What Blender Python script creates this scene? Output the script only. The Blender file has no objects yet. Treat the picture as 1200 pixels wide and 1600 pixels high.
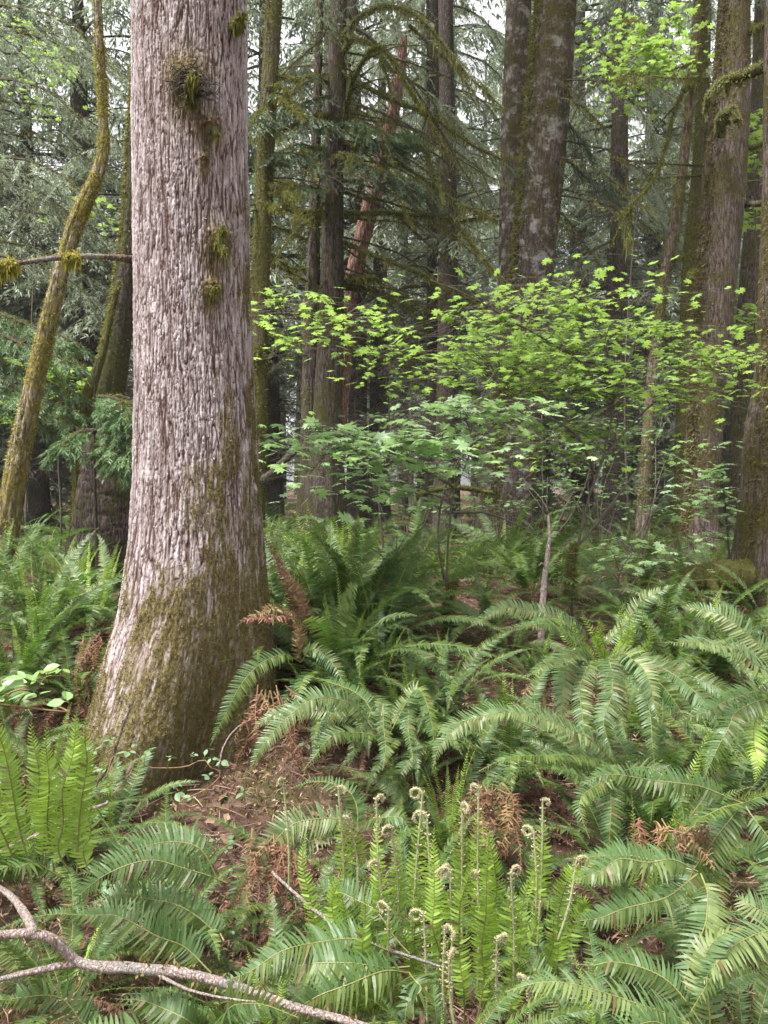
import bpy, math, random
import numpy as np
from mathutils import Vector, Matrix, Euler
R = math.radians
scene = bpy.context.scene
COL = scene.collection

# ------------------------------------------------------------------ camera, sky, sun, exposure
F = 1155.0                       # focal length in pixels of the 1200 x 1600 photograph
CAM = np.array([0.0, 0.0, 1.55])
PITCH = math.atan(40 / F)        # horizon sits at y = 760
cd = bpy.data.cameras.new('camera')
cd.sensor_fit = 'VERTICAL'; cd.sensor_height = 36; cd.sensor_width = 27; cd.lens = F / 1600 * 36
cd.clip_start = 0.05; cd.clip_end = 2000
cam = bpy.data.objects.new('camera', cd); COL.objects.link(cam)
cam.location = CAM; cam.rotation_euler = (math.pi / 2 - PITCH, 0, 0)
scene.camera = cam

SUN_EL, SUN_AZ = 66, 238         # degrees; azimuth clockwise from +Y: high up, behind the camera's left shoulder
world = bpy.data.worlds.new('World'); scene.world = world; world.use_nodes = True
wn = world.node_tree.nodes; wl = world.node_tree.links
sky = wn.new('ShaderNodeTexSky'); sky.sky_type = 'NISHITA'; sky.sun_disc = False
sky.sun_elevation = R(SUN_EL); sky.sun_rotation = R(SUN_AZ)
sky.air_density = 1.0; sky.dust_density = 4.0; sky.ozone_density = 1.0
hs = wn.new('ShaderNodeHueSaturation'); hs.inputs['Saturation'].default_value = 0.08
wl.new(sky.outputs[0], hs.inputs['Color']); wl.new(hs.outputs[0], wn['Background'].inputs[0])
wn['Background'].inputs[1].default_value = 0.065
sl = bpy.data.lights.new('sun', 'SUN'); sl.energy = 1.5; sl.angle = R(14); sl.color = (1.0, 0.97, 0.92)
sun = bpy.data.objects.new('sun', sl); COL.objects.link(sun)
_d = Vector((math.sin(R(SUN_AZ)) * math.cos(R(SUN_EL)), math.cos(R(SUN_AZ)) * math.cos(R(SUN_EL)), math.sin(R(SUN_EL))))
sun.rotation_euler = _d.to_track_quat('Z', 'Y').to_euler()
vs = scene.view_settings
vs.view_transform = 'Standard'; vs.look = 'None'; vs.gamma = 1; vs.use_curve_mapping = False
vs.exposure = 2.85
scene.cycles.max_bounces = 6; scene.cycles.diffuse_bounces = 3; scene.cycles.glossy_bounces = 2
scene.cycles.transmission_bounces = 3; scene.cycles.transparent_max_bounces = 4

# ------------------------------------------------------------------ helpers
def nrm(v):
    v = np.asarray(v, float); return v / np.maximum(np.linalg.norm(v, axis=-1, keepdims=True), 1e-9)

def at(px, py, Y):
    """point of the place seen at a pixel of the 1200 x 1600 photograph, Y metres in front of the camera"""
    x = (px - 600) / F; y = -(py - 800) / F
    c, s = math.cos(PITCH), math.sin(PITCH)
    d = np.array([x, c + y * s, -s + y * c])
    return CAM + d * (Y / d[1])

def sstep(a, b, x):
    t = np.clip((np.asarray(x, float) - a) / (b - a), 0, 1); return t * t * (3 - 2 * t)

def hsh(*k):
    h = np.uint64(1469598103934665603)
    with np.errstate(over='ignore'):
        for a in k:
            h = (h ^ np.asarray(a).astype(np.int64).astype(np.uint64)) * np.uint64(1099511628211)
            h ^= h >> np.uint64(29)
        h = h * np.uint64(0x9E3779B97F4A7C15); h ^= h >> np.uint64(32)
    return (h >> np.uint64(11)).astype(float) / float(1 << 53)

def vnoise(x, y, z=0.0, seed=0):
    x, y, z = np.broadcast_arrays(np.asarray(x, float), np.asarray(y, float), np.asarray(z, float))
    xi, yi, zi = np.floor(x), np.floor(y), np.floor(z)
    f = [x - xi, y - yi, z - zi]; f = [a * a * (3 - 2 * a) for a in f]
    out = 0
    for i in (0, 1):
        for j in (0, 1):
            for k in (0, 1):
                w = (f[0] if i else 1 - f[0]) * (f[1] if j else 1 - f[1]) * (f[2] if k else 1 - f[2])
                out = out + w * hsh(xi + i, yi + j, zi + k, seed)
    return out * 2 - 1

def fbm(x, y, z=0.0, seed=0, o=4):
    a, s, t = 1.0, 0.0, 0.0
    for k in range(o):
        s = s + a * vnoise(np.asarray(x) * 2 ** k, np.asarray(y) * 2 ** k, np.asarray(z) * 2 ** k, seed + k); t += a; a *= .5
    return s / t

def voro(u, v, nu, seed):
    """2-D cells, wrapping after nu cells in u: distance to the border, a random number per cell"""
    ui, vi = np.floor(u), np.floor(v)
    d1 = np.full(u.shape, 9.); d2 = np.full(u.shape, 9.); cid = np.zeros(u.shape)
    for i in (-1, 0, 1):
        for j in (-1, 0, 1):
            cu, cv = ui + i, vi + j; w = np.mod(cu, nu)
            dx = cu + .1 + .8 * hsh(w, cv, seed) - u; dy = cv + .1 + .8 * hsh(w, cv, seed + 7) - v
            d = np.sqrt(dx * dx + dy * dy); c = hsh(w, cv, seed + 13)
            near = d < d1
            d2 = np.where(near, d1, np.minimum(d2, d)); cid = np.where(near, c, cid); d1 = np.where(near, d, d1)
    return d2 - d1, cid

def spline(pts, n):
    p = np.asarray(pts, float)
    if len(p) == 2: return p[0] + (p[1] - p[0]) * np.linspace(0, 1, n)[:, None]
    d = np.concatenate([[0], np.cumsum(np.maximum(np.linalg.norm(np.diff(p[:, :3], axis=0), axis=1), 1e-6))])
    m = np.gradient(p, d, axis=0)
    t = np.linspace(0, d[-1], n); k = np.clip(np.searchsorted(d, t, 'right') - 1, 0, len(p) - 2)
    h = (d[k + 1] - d[k])[:, None]; s = ((t - d[k])[:, None]) / h
    return ((2 * s**3 - 3 * s**2 + 1) * p[k] + (s**3 - 2 * s**2 + s) * h * m[k] + (-2 * s**3 + 3 * s**2) * p[k + 1] + (s**3 - s**2) * h * m[k + 1])

def gz(x, y):
    x = np.asarray(x, float); y = np.asarray(y, float)
    z = 0.55 * sstep(2.5, 5.0, y - 0.25 * sstep(.3, 1.6, x))
    z = z + 0.16 * np.exp(-((x + .35) ** 2 + (y - 4.1) ** 2) / .35)
    z = z + 0.10 * fbm(x * .7, y * .7, 0, 3) * sstep(0, 2, y) + 0.035 * fbm(x * 3, y * 3, 0, 5, 3)
    z = z + 0.35 * fbm(x * .09, y * .09, 0, 9, 2) * sstep(8, 25, y)
    return z

class MB:
    def __init__(s): s.V, s.P, s.n, s.A = [], [], 0, []
    def add(s, V, polys, mat=0, a=None):
        V = np.asarray(V, float).reshape(-1, 3)
        for f in (polys if isinstance(polys, list) else [polys]):
            if len(f): s.P.append((np.asarray(f) + s.n, mat))
        s.V.append(V); s.n += len(V)
        s.A.append(np.zeros(len(V)) if a is None else np.asarray(a, float).ravel())
    def mesh(s, name, mats, origin=(0, 0, 0), smooth=True, attrs=None):
        me = bpy.data.meshes.new(name)
        V = (np.concatenate(s.V) - np.asarray(origin)).astype(np.float32)
        me.vertices.add(len(V)); me.vertices.foreach_set('co', V.ravel())
        lp = np.concatenate([f.ravel() for f, _ in s.P]).astype(np.int32)
        ct = np.concatenate([np.full(len(f), f.shape[1]) for f, _ in s.P])
        st = np.concatenate([[0], np.cumsum(ct)[:-1]]).astype(np.int32)
        me.loops.add(len(lp)); me.loops.foreach_set('vertex_index', lp)
        me.polygons.add(len(ct)); me.polygons.foreach_set('loop_start', st)
        me.polygons.foreach_set('material_index', np.concatenate([np.full(len(f), m) for f, m in s.P]).astype(np.int32))
        me.polygons.foreach_set('use_smooth', np.full(len(ct), smooth))
        for m in mats: me.materials.append(m)
        if attrs:
            for k, v in attrs.items():
                me.attributes.new(k, 'FLOAT', 'POINT').data.foreach_set('value', np.asarray(v, np.float32).ravel())
        me.update(calc_edges=True)
        return me
    def build(s, name, mats, parent=None, attrs=None, smooth=True, origin=None):
        mats = mats if isinstance(mats, list) else [mats]
        org = (0, 0, 0) if parent is None else np.array(parent.get('_o', (0, 0, 0)))
        if origin is not None: org = np.asarray(origin)
        o = bpy.data.objects.new(name, s.mesh(name, mats, org, smooth, attrs)); COL.objects.link(o)
        if origin is not None: o.location = origin
        if parent is not None: o.parent = parent; o['_o'] = [float(a) for a in org]
        return o

def tag(o, label=None, cat=None, group=None, kind=None):
    if label: o['label'] = label
    if cat: o['category'] = cat
    if group: o['group'] = group
    if kind: o['kind'] = kind
    return o
def thing(name, loc, label, cat, group=None):
    o = bpy.data.objects.new(name, None); COL.objects.link(o)
    o.location = [float(a) for a in loc]; o['_o'] = [float(a) for a in loc]; o.empty_display_size = .1
    return tag(o, label, cat, group)
def child(name, me, parent, loc=(0, 0, 0), rot=(0, 0, 0), sc=1.0):
    o = bpy.data.objects.new(name, me); COL.objects.link(o); o.parent = parent
    o.location = loc; o.rotation_euler = rot; o.scale = (sc, sc, sc) if np.isscalar(sc) else sc
    return o

def frames(P):
    T = nrm(np.gradient(P, axis=0)); n = len(P); N = np.zeros_like(P)
    ref = np.array([0, 0, 1.]) if abs(T[0][2]) < .8 else np.array([0, 1., 0])
    N[0] = nrm(ref - T[0] * ref.dot(T[0]))
    for i in range(1, n):
        v = N[i - 1] - T[i] * N[i - 1].dot(T[i]); N[i] = nrm(v)
    return T, N, np.cross(T, N)

def tube(mb, P, Rr, seg=6, mat=0, rough=0.0, seed=0):
    P = np.asarray(P, float); n = len(P); Rr = np.broadcast_to(np.asarray(Rr, float), (n,))
    T, N, B = frames(P); th = np.arange(seg) / seg * 2 * np.pi
    rr = Rr[:, None] * np.ones(seg)
    if rough: rr = rr * (1 + rough * fbm(np.cos(th)[None] * 1.3 + 0 * rr, np.sin(th)[None] * 1.3 + 0 * rr, np.linspace(0, n * .35, n)[:, None] + 0 * rr, seed, 3))
    V = P[:, None] + rr[..., None] * (np.cos(th)[None, :, None] * N[:, None] + np.sin(th)[None, :, None] * B[:, None])
    i = np.arange(n - 1)[:, None] * seg; j = np.arange(seg)[None]; k = (j + 1) % seg
    Q = np.stack([i + j, i + k, i + seg + k, i + seg + j], -1).reshape(-1, 4)
    caps = np.array([[(n - 1) * seg + a, (n - 1) * seg + (a + 1) % seg, n * seg] for a in range(seg)] + [[(a + 1) % seg, a, n * seg + 1] for a in range(seg)])
    mb.add(np.concatenate([V.reshape(-1, 3), [P[-1] + T[-1] * Rr[-1] * .5], [P[0] - T[0] * Rr[0] * .3]]), [Q, caps], mat)

def cards(mb, B, D, S, L, W, mat=0, droop=0.0, nz=None):
    """leaf-sized pointed faces: base, two shoulders, tip"""
    L = np.asarray(L)[:, None]; W = np.asarray(W)[:, None]
    up = np.array([0, 0, 1.])
    V = np.stack([B, B + D * L * .42 + S * W * .5, B + D * L - up * L * droop, B + D * L * .42 - S * W * .5], 1)
    n = len(B); mb.add(V, np.arange(n * 4).reshape(n, 4), mat)

def fuzz(mb, P, Rr, n, L, W, rng, mat=0, down=0.0, top=0.0, jit=.6, patch=0):
    """little tufts standing off a tube"""
    P = np.asarray(P, float); m = len(P); Rr = np.broadcast_to(np.asarray(Rr, float), (m,))
    T, N, B = frames(P)
    t = rng.random(n) * (m - 1); i = np.minimum(t.astype(int), m - 2); f = (t - i)[:, None]
    c = P[i] * (1 - f) + P[i + 1] * f; r = (Rr[i] * (1 - f[:, 0]) + Rr[i + 1] * f[:, 0])[:, None]
    th = rng.random(n) * 2 * np.pi
    d = np.cos(th)[:, None] * N[i] + np.sin(th)[:, None] * B[i]
    if top: d = nrm(d + np.array([0, 0, top]) * (1 - np.abs(T[i][:, 2:3])))
    dd = nrm(d * (1 - down) + np.array([0, 0, -1.]) * down + rng.normal(0, jit * .5, (n, 3)))
    s = nrm(np.cross(dd, rng.normal(0, 1, (n, 3))))
    if patch:                    # grows in mats, with bare bark between
        k = fbm(c[:, 0] * patch, c[:, 1] * patch, c[:, 2] * patch, 5, 3) + .25 * rng.random(n) > .02
        c, d, r, dd, s, n = c[k], d[k], r[k], dd[k], s[k], int(k.sum())
    l = L * (.5 + rng.random(n)); cards(mb, c + d * r * .92, dd, s, l, W * (.6 + .8 * rng.random(n)), mat)

def strands(mb, P, n, Lmin, Lmax, W, rng, mat=0, r=0.0):
    """moss hanging straight down from a limb"""
    P = np.asarray(P, float); m = len(P)
    t = np.sort(rng.random(n)) * (m - 1); i = np.minimum(t.astype(int), m - 2); f = (t - i)[:, None]
    c = P[i] * (1 - f) + P[i + 1] * f
    L = Lmin + (Lmax - Lmin) * rng.random(n) ** 2 * (.35 + .65 * np.abs(np.sin(t * 1.3 + rng.random() * 6)))
    for k in range(2):
        a = rng.random(n) * np.pi; s = np.stack([np.cos(a), np.sin(a), 0 * a], -1)
        j = rng.normal(0, .012, (n, 3)); d = nrm(np.array([0, 0, -1.]) + rng.normal(0, .1, (n, 3)))
        cards(mb, c + j, d, s, L * (1 - .3 * k), W * (.5 + rng.random(n)), mat)

# ------------------------------------------------------------------ materials
def nodes(name):
    m = bpy.data.materials.new(name); m.use_nodes = True
    nt = m.node_tree; b = nt.nodes['Principled BSDF']
    return m, nt, b, (lambda t, **k: _nd(nt, t, k))
def _nd(nt, t, k):
    n = nt.nodes.new(t)
    for a, v in k.items():
        if a.startswith('i_'):
            key = a[2:]; n.inputs[int(key) if key.isdigit() else key].default_value = v
        else: setattr(n, a, v)
    return n
def ramp(N, stops, interp='LINEAR'):
    r = N('ShaderNodeValToRGB'); r.color_ramp.interpolation = interp; e = r.color_ramp.elements
    while len(e) < len(stops): e.new(.5)
    for q, (p, c) in zip(e, stops):
        q.position = p; q.color = (*c, 1) if len(c) == 3 else c
    return r
def mixc(nt, N, fac, a, b, blend='MIX'):
    m = N('ShaderNodeMix', data_type='RGBA', blend_type=blend)
    for s, v in ((m.inputs[0], fac), (m.inputs[6], a), (m.inputs[7], b)):
        if hasattr(v, 'links'): nt.links.new(v, s)
        else: s.default_value = v if not isinstance(v, tuple) else (*v, 1)
    return m.outputs[2]

def leaf_mat(name, c1, c2, c3, rough=.42, trans=.25, tcol=None, back=None, spec=.5, objvar=.35):
    """foliage: colour differs from leaf to leaf and from plant to plant"""
    m, nt, b, N = nodes(name); L = nt.links.new
    g = N('ShaderNodeNewGeometry'); oi = N('ShaderNodeObjectInfo')
    r = ramp(N, [(0, c1), (.55, c2), (1, c3)])
    a = N('ShaderNodeMath', operation='MULTIPLY', i_1=1 - objvar); L(g.outputs['Random Per Island'], a.inputs[0])
    c = N('ShaderNodeMath', operation='MULTIPLY_ADD', i_1=objvar); L(oi.outputs['Random'], c.inputs[0]); L(a.outputs[0], c.inputs[2])
    L(c.outputs[0], r.inputs[0]); col = r.outputs[0]
    if back: col = mixc(nt, N, g.outputs['Backfacing'], col, back)
    if name.startswith('fern_') and 'green' in name:      # here and there a browned leaflet
        w1 = N('ShaderNodeMath', operation='MULTIPLY', i_1=917.); L(g.outputs['Random Per Island'], w1.inputs[0])
        w2 = N('ShaderNodeMath', operation='FRACT'); L(w1.outputs[0], w2.inputs[0])
        w3 = N('ShaderNodeMath', operation='GREATER_THAN', i_1=.986); L(w2.outputs[0], w3.inputs[0])
        col = mixc(nt, N, w3.outputs[0], col, (.11, .075, .03))
    L(col, b.inputs['Base Color']); b.inputs['Roughness'].default_value = rough
    b.inputs['Specular IOR Level'].default_value = spec
    nz = N('ShaderNodeTexNoise', i_Scale=60., i_Detail=2.); tcx = N('ShaderNodeTexCoord'); L(tcx.outputs['Object'], nz.inputs[0])
    rr = N('ShaderNodeMapRange', i_3=rough - .10, i_4=min(1, rough + .22)); L(nz.outputs[0], rr.inputs[0]); L(rr.outputs[0], b.inputs['Roughness'])
    if trans:
        t = N('ShaderNodeBsdfTranslucent'); 
        tc = mixc(nt, N, .6, col, tcol or c3); L(tc, t.inputs[0])
        mx = N('ShaderNodeMixShader', i_0=trans); L(b.outputs[0], mx.inputs[1]); L(t.outputs[0], mx.inputs[2])
        L(mx.outputs[0], nt.nodes['Material Output'].inputs[0])
    return m

def bark_mat(name, dark, light, moss, moss_amt=.5, lichen=0.0, sc=1.0, stripe=.16):
    m, nt, b, N = nodes(name); L = nt.links.new
    tc = N('ShaderNodeTexCoord'); mp = N('ShaderNodeMapping'); mp.inputs['Scale'].default_value = (sc, sc, sc * stripe)
    L(tc.outputs['Object'], mp.inputs[0])
    w = N('ShaderNodeTexNoise', i_Scale=9., i_Detail=5., i_Roughness=.7); L(mp.outputs[0], w.inputs[0])
    ad = N('ShaderNodeVectorMath', operation='MULTIPLY_ADD'); ad.inputs[1].default_value = (.12, .12, .12)
    L(w.outputs[1], ad.inputs[0]); L(mp.outputs[0], ad.inputs[2])
    v = N('ShaderNodeTexVoronoi', feature='DISTANCE_TO_EDGE', i_Scale=26.); L(ad.outputs[0], v.inputs[0])
    n2 = N('ShaderNodeTexNoise', i_Scale=45., i_Detail=6., i_Roughness=.75); L(mp.outputs[0], n2.inputs[0])
    h = N('ShaderNodeMath', operation='MULTIPLY_ADD', i_1=1.8); L(v.outputs[0], h.inputs[0]); L(n2.outputs[0], h.inputs[2])
    r = ramp(N, [(.38, tuple(x * .45 for x in dark)), (.55, dark), (.85, light)]); L(h.outputs[0], r.inputs[0]); col = r.outputs[0]
    if lichen:
        ln = N('ShaderNodeTexNoise', i_Scale=5.5, i_Detail=7., i_Roughness=.68); L(tc.outputs['Object'], ln.inputs[0])
        lr = ramp(N, [(.60 - lichen * .12, (0, 0, 0)), (.66 - lichen * .1, (.75, .75, .75))]); L(ln.outputs[0], lr.inputs[0])
        col = mixc(nt, N, lr.outputs[0], col, (.30, .29, .27))
    mn = N('ShaderNodeTexNoise', i_Scale=2.6, i_Detail=9., i_Roughness=.72); L(tc.outputs['Object'], mn.inputs[0])
    lo = .62 - moss_amt * .34
    mr = ramp(N, [(lo, (0, 0, 0)), (lo + .14, (1, 1, 1))]); L(mn.outputs[0], mr.inputs[0])
    mc = N('ShaderNodeTexNoise', i_Scale=38., i_Detail=4.); L(tc.outputs['Object'], mc.inputs[0])
    mcr = ramp(N, [(.3, tuple(x * .45 for x in moss)), (.7, moss)]); L(mc.outputs[0], mcr.inputs[0])
    col = mixc(nt, N, mr.outputs[0], col, mcr.outputs[0])
    L(col, b.inputs['Base Color']); b.inputs['Roughness'].default_value = .92; b.inputs['Specular IOR Level'].default_value = .15
    bh = N('ShaderNodeMath', operation='ADD'); L(h.outputs[0], bh.inputs[0]); L(mc.outputs[0], bh.inputs[1])
    bp = N('ShaderNodeBump', i_Strength=.9, i_Distance=.02); L(bh.outputs[0], bp.inputs['Height']); L(bp.outputs[0], b.inputs['Normal'])
    return m

def plain(name, c1, c2, rough=.85, scale=30., spec=.2, bump=.0):
    m, nt, b, N = nodes(name); L = nt.links.new
    tc = N('ShaderNodeTexCoord'); n = N('ShaderNodeTexNoise', i_Scale=scale, i_Detail=6., i_Roughness=.7); L(tc.outputs['Object'], n.inputs[0])
    r = ramp(N, [(.32, c1), (.68, c2)]); L(n.outputs[0], r.inputs[0]); L(r.outputs[0], b.inputs['Base Color'])
    b.inputs['Roughness'].default_value = rough; b.inputs['Specular IOR Level'].default_value = spec
    if bump:
        bp = N('ShaderNodeBump', i_Strength=bump, i_Distance=.01); L(n.outputs[0], bp.inputs['Height']); L(bp.outputs[0], b.inputs['Normal'])
    return m

M = {}
M['fern'] = leaf_mat('fern_green', (.023, .041, .007), (.052, .080, .014), (.108, .145, .030), .42, .25, (.14, .30, .03), (.055, .10, .03), .32, .55)
M['fern_pale'] = leaf_mat('fern_pale_green', (.062, .088, .024), (.102, .134, .042), (.165, .205, .078), .40, .28, (.18, .34, .05), (.085, .135, .05), .36, .5)
M['fern_new'] = leaf_mat('fern_spring_green', (.14, .23, .025), (.20, .31, .04), (.27, .39, .075), .40, .4, (.32, .50, .06), None, .4, .5)
M['fern_dead'] = leaf_mat('fern_dead_brown', (.080, .035, .022), (.145, .068, .044), (.24, .14, .10), .75, .12, (.3, .15, .08), None, .2, .5)
M['fern_straw'] = leaf_mat('fern_straw', (.13, .082, .032), (.21, .14, .066), (.31, .23, .125), .7, .2, None, None, .2, .3)
M['stem'] = plain('fern_stem', (.10, .105, .030), (.17, .16, .055), .55, 40, .35)
M['stem_brown'] = plain('fern_stem_brown', (.12, .07, .035), (.19, .12, .06), .7, 40)
M['crozier'] = plain('crozier_skin', (.19, .22, .09), (.32, .33, .17), .7, 60)
M['scale'] = leaf_mat('crozier_scales', (.20, .15, .085), (.36, .30, .19), (.56, .50, .37), .75, .2, None, None, .2, .2)
M['maple'] = leaf_mat('maple_leaf', (.11, .20, .032), (.165, .275, .052), (.25, .36, .095), .36, .45, (.40, .60, .09), (.20, .30, .09), .5, .25)
M['maple_pale'] = leaf_mat('maple_leaf_pale', (.20, .32, .15), (.29, .41, .21), (.40, .52, .31), .30, .4, (.42, .62, .22), (.18, .30, .11), .55, .25)  # lighter than the other maple leaves: sky reflection put into the colour
M['bramble'] = leaf_mat('bramble_leaf', (.06, .13, .035), (.10, .19, .05), (.16, .26, .08), .5, .3, None, (.13, .2, .1), .4, .3)
M['needle'] = leaf_mat('needle_dark', (.026, .050, .016), (.048, .082, .027), (.095, .135, .055), .42, .18, (.10, .16, .06), (.085, .12, .085), .5, .4)
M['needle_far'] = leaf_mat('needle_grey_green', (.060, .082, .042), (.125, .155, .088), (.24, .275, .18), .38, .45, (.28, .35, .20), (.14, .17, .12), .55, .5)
M['needle_fresh'] = leaf_mat('needle_fresh', (.042, .085, .024), (.070, .125, .036), (.12, .18, .06), .45, .3, (.16, .3, .07), (.09, .15, .08), .45, .4)
M['moss'] = leaf_mat('moss_olive', (.075, .080, .016), (.13, .132, .029), (.20, .195, .052), .95, .3, (.2, .19, .05), None, .1, .2)
M['moss_gold'] = leaf_mat('moss_gold', (.15, .14, .022), (.27, .25, .042), (.40, .37, .085), .95, .3, (.3, .26, .07), None, .1, .2)
M['moss_brown'] = leaf_mat('moss_brown', (.075, .058, .020), (.13, .105, .038), (.20, .165, .070), .95, .2, None, None, .1, .2)
M['moss_hang'] = leaf_mat('moss_hanging', (.11, .118, .036), (.18, .188, .062), (.26, .265, .108), .95, .35, (.2, .2, .08), None, .1, .2)
M['limb'] = bark_mat('limb_mossy', (.075, .062, .045), (.13, .11, .085), (.115, .12, .03), .95, 0, 3.)
M['limb_bare'] = bark_mat('limb_bare', (.06, .048, .040), (.13, .11, .095), (.09, .095, .03), .35, 0, 3.)
M['twig'] = plain('thin_twig', (.055, .045, .035), (.12, .10, .08), .8, 30)
M['trunk_dark'] = bark_mat('bark_dark_brown', (.040, .029, .024), (.110, .084, .076), (.072, .074, .020), .48)
M['trunk_lichen'] = bark_mat('bark_lichen', (.044, .032, .026), (.110, .086, .076), (.075, .062, .020), .5, .75)
M['trunk_right'] = bark_mat('bark_mossy_brown', (.052, .038, .031), (.145, .113, .102), (.095, .082, .026), .58)
M['trunk_thin'] = bark_mat('bark_pinkish_moss', (.10, .068, .056), (.27, .205, .18), (.20, .18, .055), .5)
M['trunk_stub'] = bark_mat('bark_dark_mossy', (.028, .021, .017), (.07, .055, .047), (.07, .072, .02), .62)
M['trunk_moss'] = bark_mat('bark_heavy_moss', (.05, .04, .022), (.12, .10, .07), (.105, .10, .028), .8)
M['trunk_gold'] = bark_mat('bark_gold_moss', (.075, .058, .036), (.30, .25, .18), (.23, .19, .05), .52)
M['trunk_far'] = bark_mat('bark_far', (.045, .034, .030), (.10, .078, .070), (.06, .062, .026), .45, 0, 1., .3)
M['snag'] = bark_mat('rotten_red_wood', (.10, .045, .032), (.30, .18, .14), (.10, .08, .03), .12, .15, 1.2, .12)
M['stick'] = bark_mat('pink_stick', (.30, .215, .185), (.52, .43, .40), (.1, .1, .03), .10, .7, 4., .2)
M['litter'] = leaf_mat('litter', (.085, .042, .028), (.19, .105, .072), (.36, .24, .18), .8, .1, None, None, .2, .0)
M['strawlitter'] = leaf_mat('straw_litter', (.10, .05, .034), (.21, .125, .09), (.42, .31, .24), .8, .1, None, None, .2, .0)
M['twiglitter'] = leaf_mat('twig_litter', (.11, .07, .05), (.22, .14, .10), (.36, .26, .20), .8, 0, None, None, .2, .0)

def ground_mat():
    m, nt, b, N = nodes('forest_floor'); L = nt.links.new
    tc = N('ShaderNodeTexCoord'); P = tc.outputs['Object']
    n1 = N('ShaderNodeTexNoise', i_Scale=14., i_Detail=10., i_Roughness=.75); L(P, n1.inputs[0])
    v = N('ShaderNodeTexVoronoi', i_Scale=34.); L(P, v.inputs[0])
    r = ramp(N, [(.3, (.022, .013, .010)), (.5, (.055, .032, .023)), (.68, (.12, .075, .055)), (.8, (.22, .155, .12))]); L(n1.outputs[0], r.inputs[0])
    r2 = ramp(N, [(0, (.04, .022, .016)), (.5, (.095, .055, .04)), (1, (.22, .15, .115))]); L(v.outputs['Color'], r2.inputs[0])
    c = mixc(nt, N, .5, r.outputs[0], r2.outputs[0])
    n2 = N('ShaderNodeTexNoise', i_Scale=1.1, i_Detail=8., i_Roughness=.7); L(P, n2.inputs[0])
    mr = ramp(N, [(.50, (0, 0, 0)), (.64, (.8, .8, .8))]); L(n2.outputs[0], mr.inputs[0])
    c = mixc(nt, N, mr.outputs[0], c, (.055, .065, .018))
    L(c, b.inputs['Base Color']); b.inputs['Roughness'].default_value = .95; b.inputs['Specular IOR Level'].default_value = .1
    bp = N('ShaderNodeBump', i_Strength=1., i_Distance=.03); L(n1.outputs[0], bp.inputs['Height']); L(bp.outputs[0], b.inputs['Normal'])
    return m
M['ground'] = ground_mat()

def big_bark():
    """plates grey-pink, furrows red-brown, moss where the 'moss' attribute says it grows"""
    m, nt, b, N = nodes('bark_grey_plates'); L = nt.links.new
    h = N('ShaderNodeAttribute', attribute_name='plate'); c = N('ShaderNodeAttribute', attribute_name='cell'); ms = N('ShaderNodeAttribute', attribute_name='moss'); rd = N('ShaderNodeAttribute', attribute_name='red')
    tc = N('ShaderNodeTexCoord')
    n = N('ShaderNodeTexNoise', i_Scale=70., i_Detail=6., i_Roughness=.7); L(tc.outputs['Object'], n.inputs[0])
    r = ramp(N, [(.0, (.050, .026, .020)), (.24, (.090, .064, .059)), (.46, (.20, .164, .160)), (.8, (.285, .249, .248)), (1, (.37, .335, .336))]); 
    a = N('ShaderNodeMath', operation='MULTIPLY_ADD', i_1=.5, i_2=-.25); L(n.outputs[0], a.inputs[0])
    s = N('ShaderNodeMath', operation='ADD'); L(h.outputs['Fac'], s.inputs[0]); L(a.outputs[0], s.inputs[1]); L(s.outputs[0], r.inputs[0])
    cr = ramp(N, [(0, (.66, .57, .55)), (.5, (.95, .92, .92)), (1, (1.2, 1.2, 1.22))]); L(c.outputs['Fac'], cr.inputs[0])
    col = mixc(nt, N, 1.0, r.outputs[0], cr.outputs[0], 'MULTIPLY')
    col = mixc(nt, N, rd.outputs['Fac'], col, (.13, .070, .052))
    n3 = N('ShaderNodeTexNoise', i_Scale=55., i_Detail=5.); L(tc.outputs['Object'], n3.inputs[0])
    mr = ramp(N, [(.3, (.058, .046, .016)), (.7, (.15, .120, .044))]); L(n3.outputs[0], mr.inputs[0])
    col = mixc(nt, N, ms.outputs['Fac'], col, mr.outputs[0])
    L(col, b.inputs['Base Color']); b.inputs['Roughness'].default_value = .95; b.inputs['Specular IOR Level'].default_value = .08
    bp = N('ShaderNodeBump', i_Strength=.6, i_Distance=.006); L(n.outputs[0], bp.inputs['Height']); L(bp.outputs[0], b.inputs['Normal'])
    return m
M['big_bark'] = big_bark()

# ------------------------------------------------------------------ the ground
def ground():
    def axis(lo, hi, a, b, st):
        mid = list(np.arange(a, b + 1e-6, st)); s = st; x = b; up = []
        while x < hi: s *= 1.16; x += s; up.append(x)
        s = st; x = a; dn = []
        while x > lo: s *= 1.16; x -= s; dn.append(x)
        return np.array(dn[::-1] + mid + up)
    X = axis(-260, 260, -5, 5, .045); Y = axis(-60, 420, 1.0, 10, .045)
    xx, yy = np.meshgrid(X, Y)
    zz = gz(xx, yy) + .018 * fbm(xx * 11, yy * 11, 0, 21, 3)
    V = np.stack([xx, yy, zz], -1).reshape(-1, 3); w = len(X)
    i = np.arange(len(Y) - 1)[:, None] * w; j = np.arange(w - 1)[None]
    mb = MB(); mb.add(V, np.stack([i + j, i + j + 1, i + w + j + 1, i + w + j], -1).reshape(-1, 4))
    tag(mb.build('ground', M['ground']), kind='structure')
ground()

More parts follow.
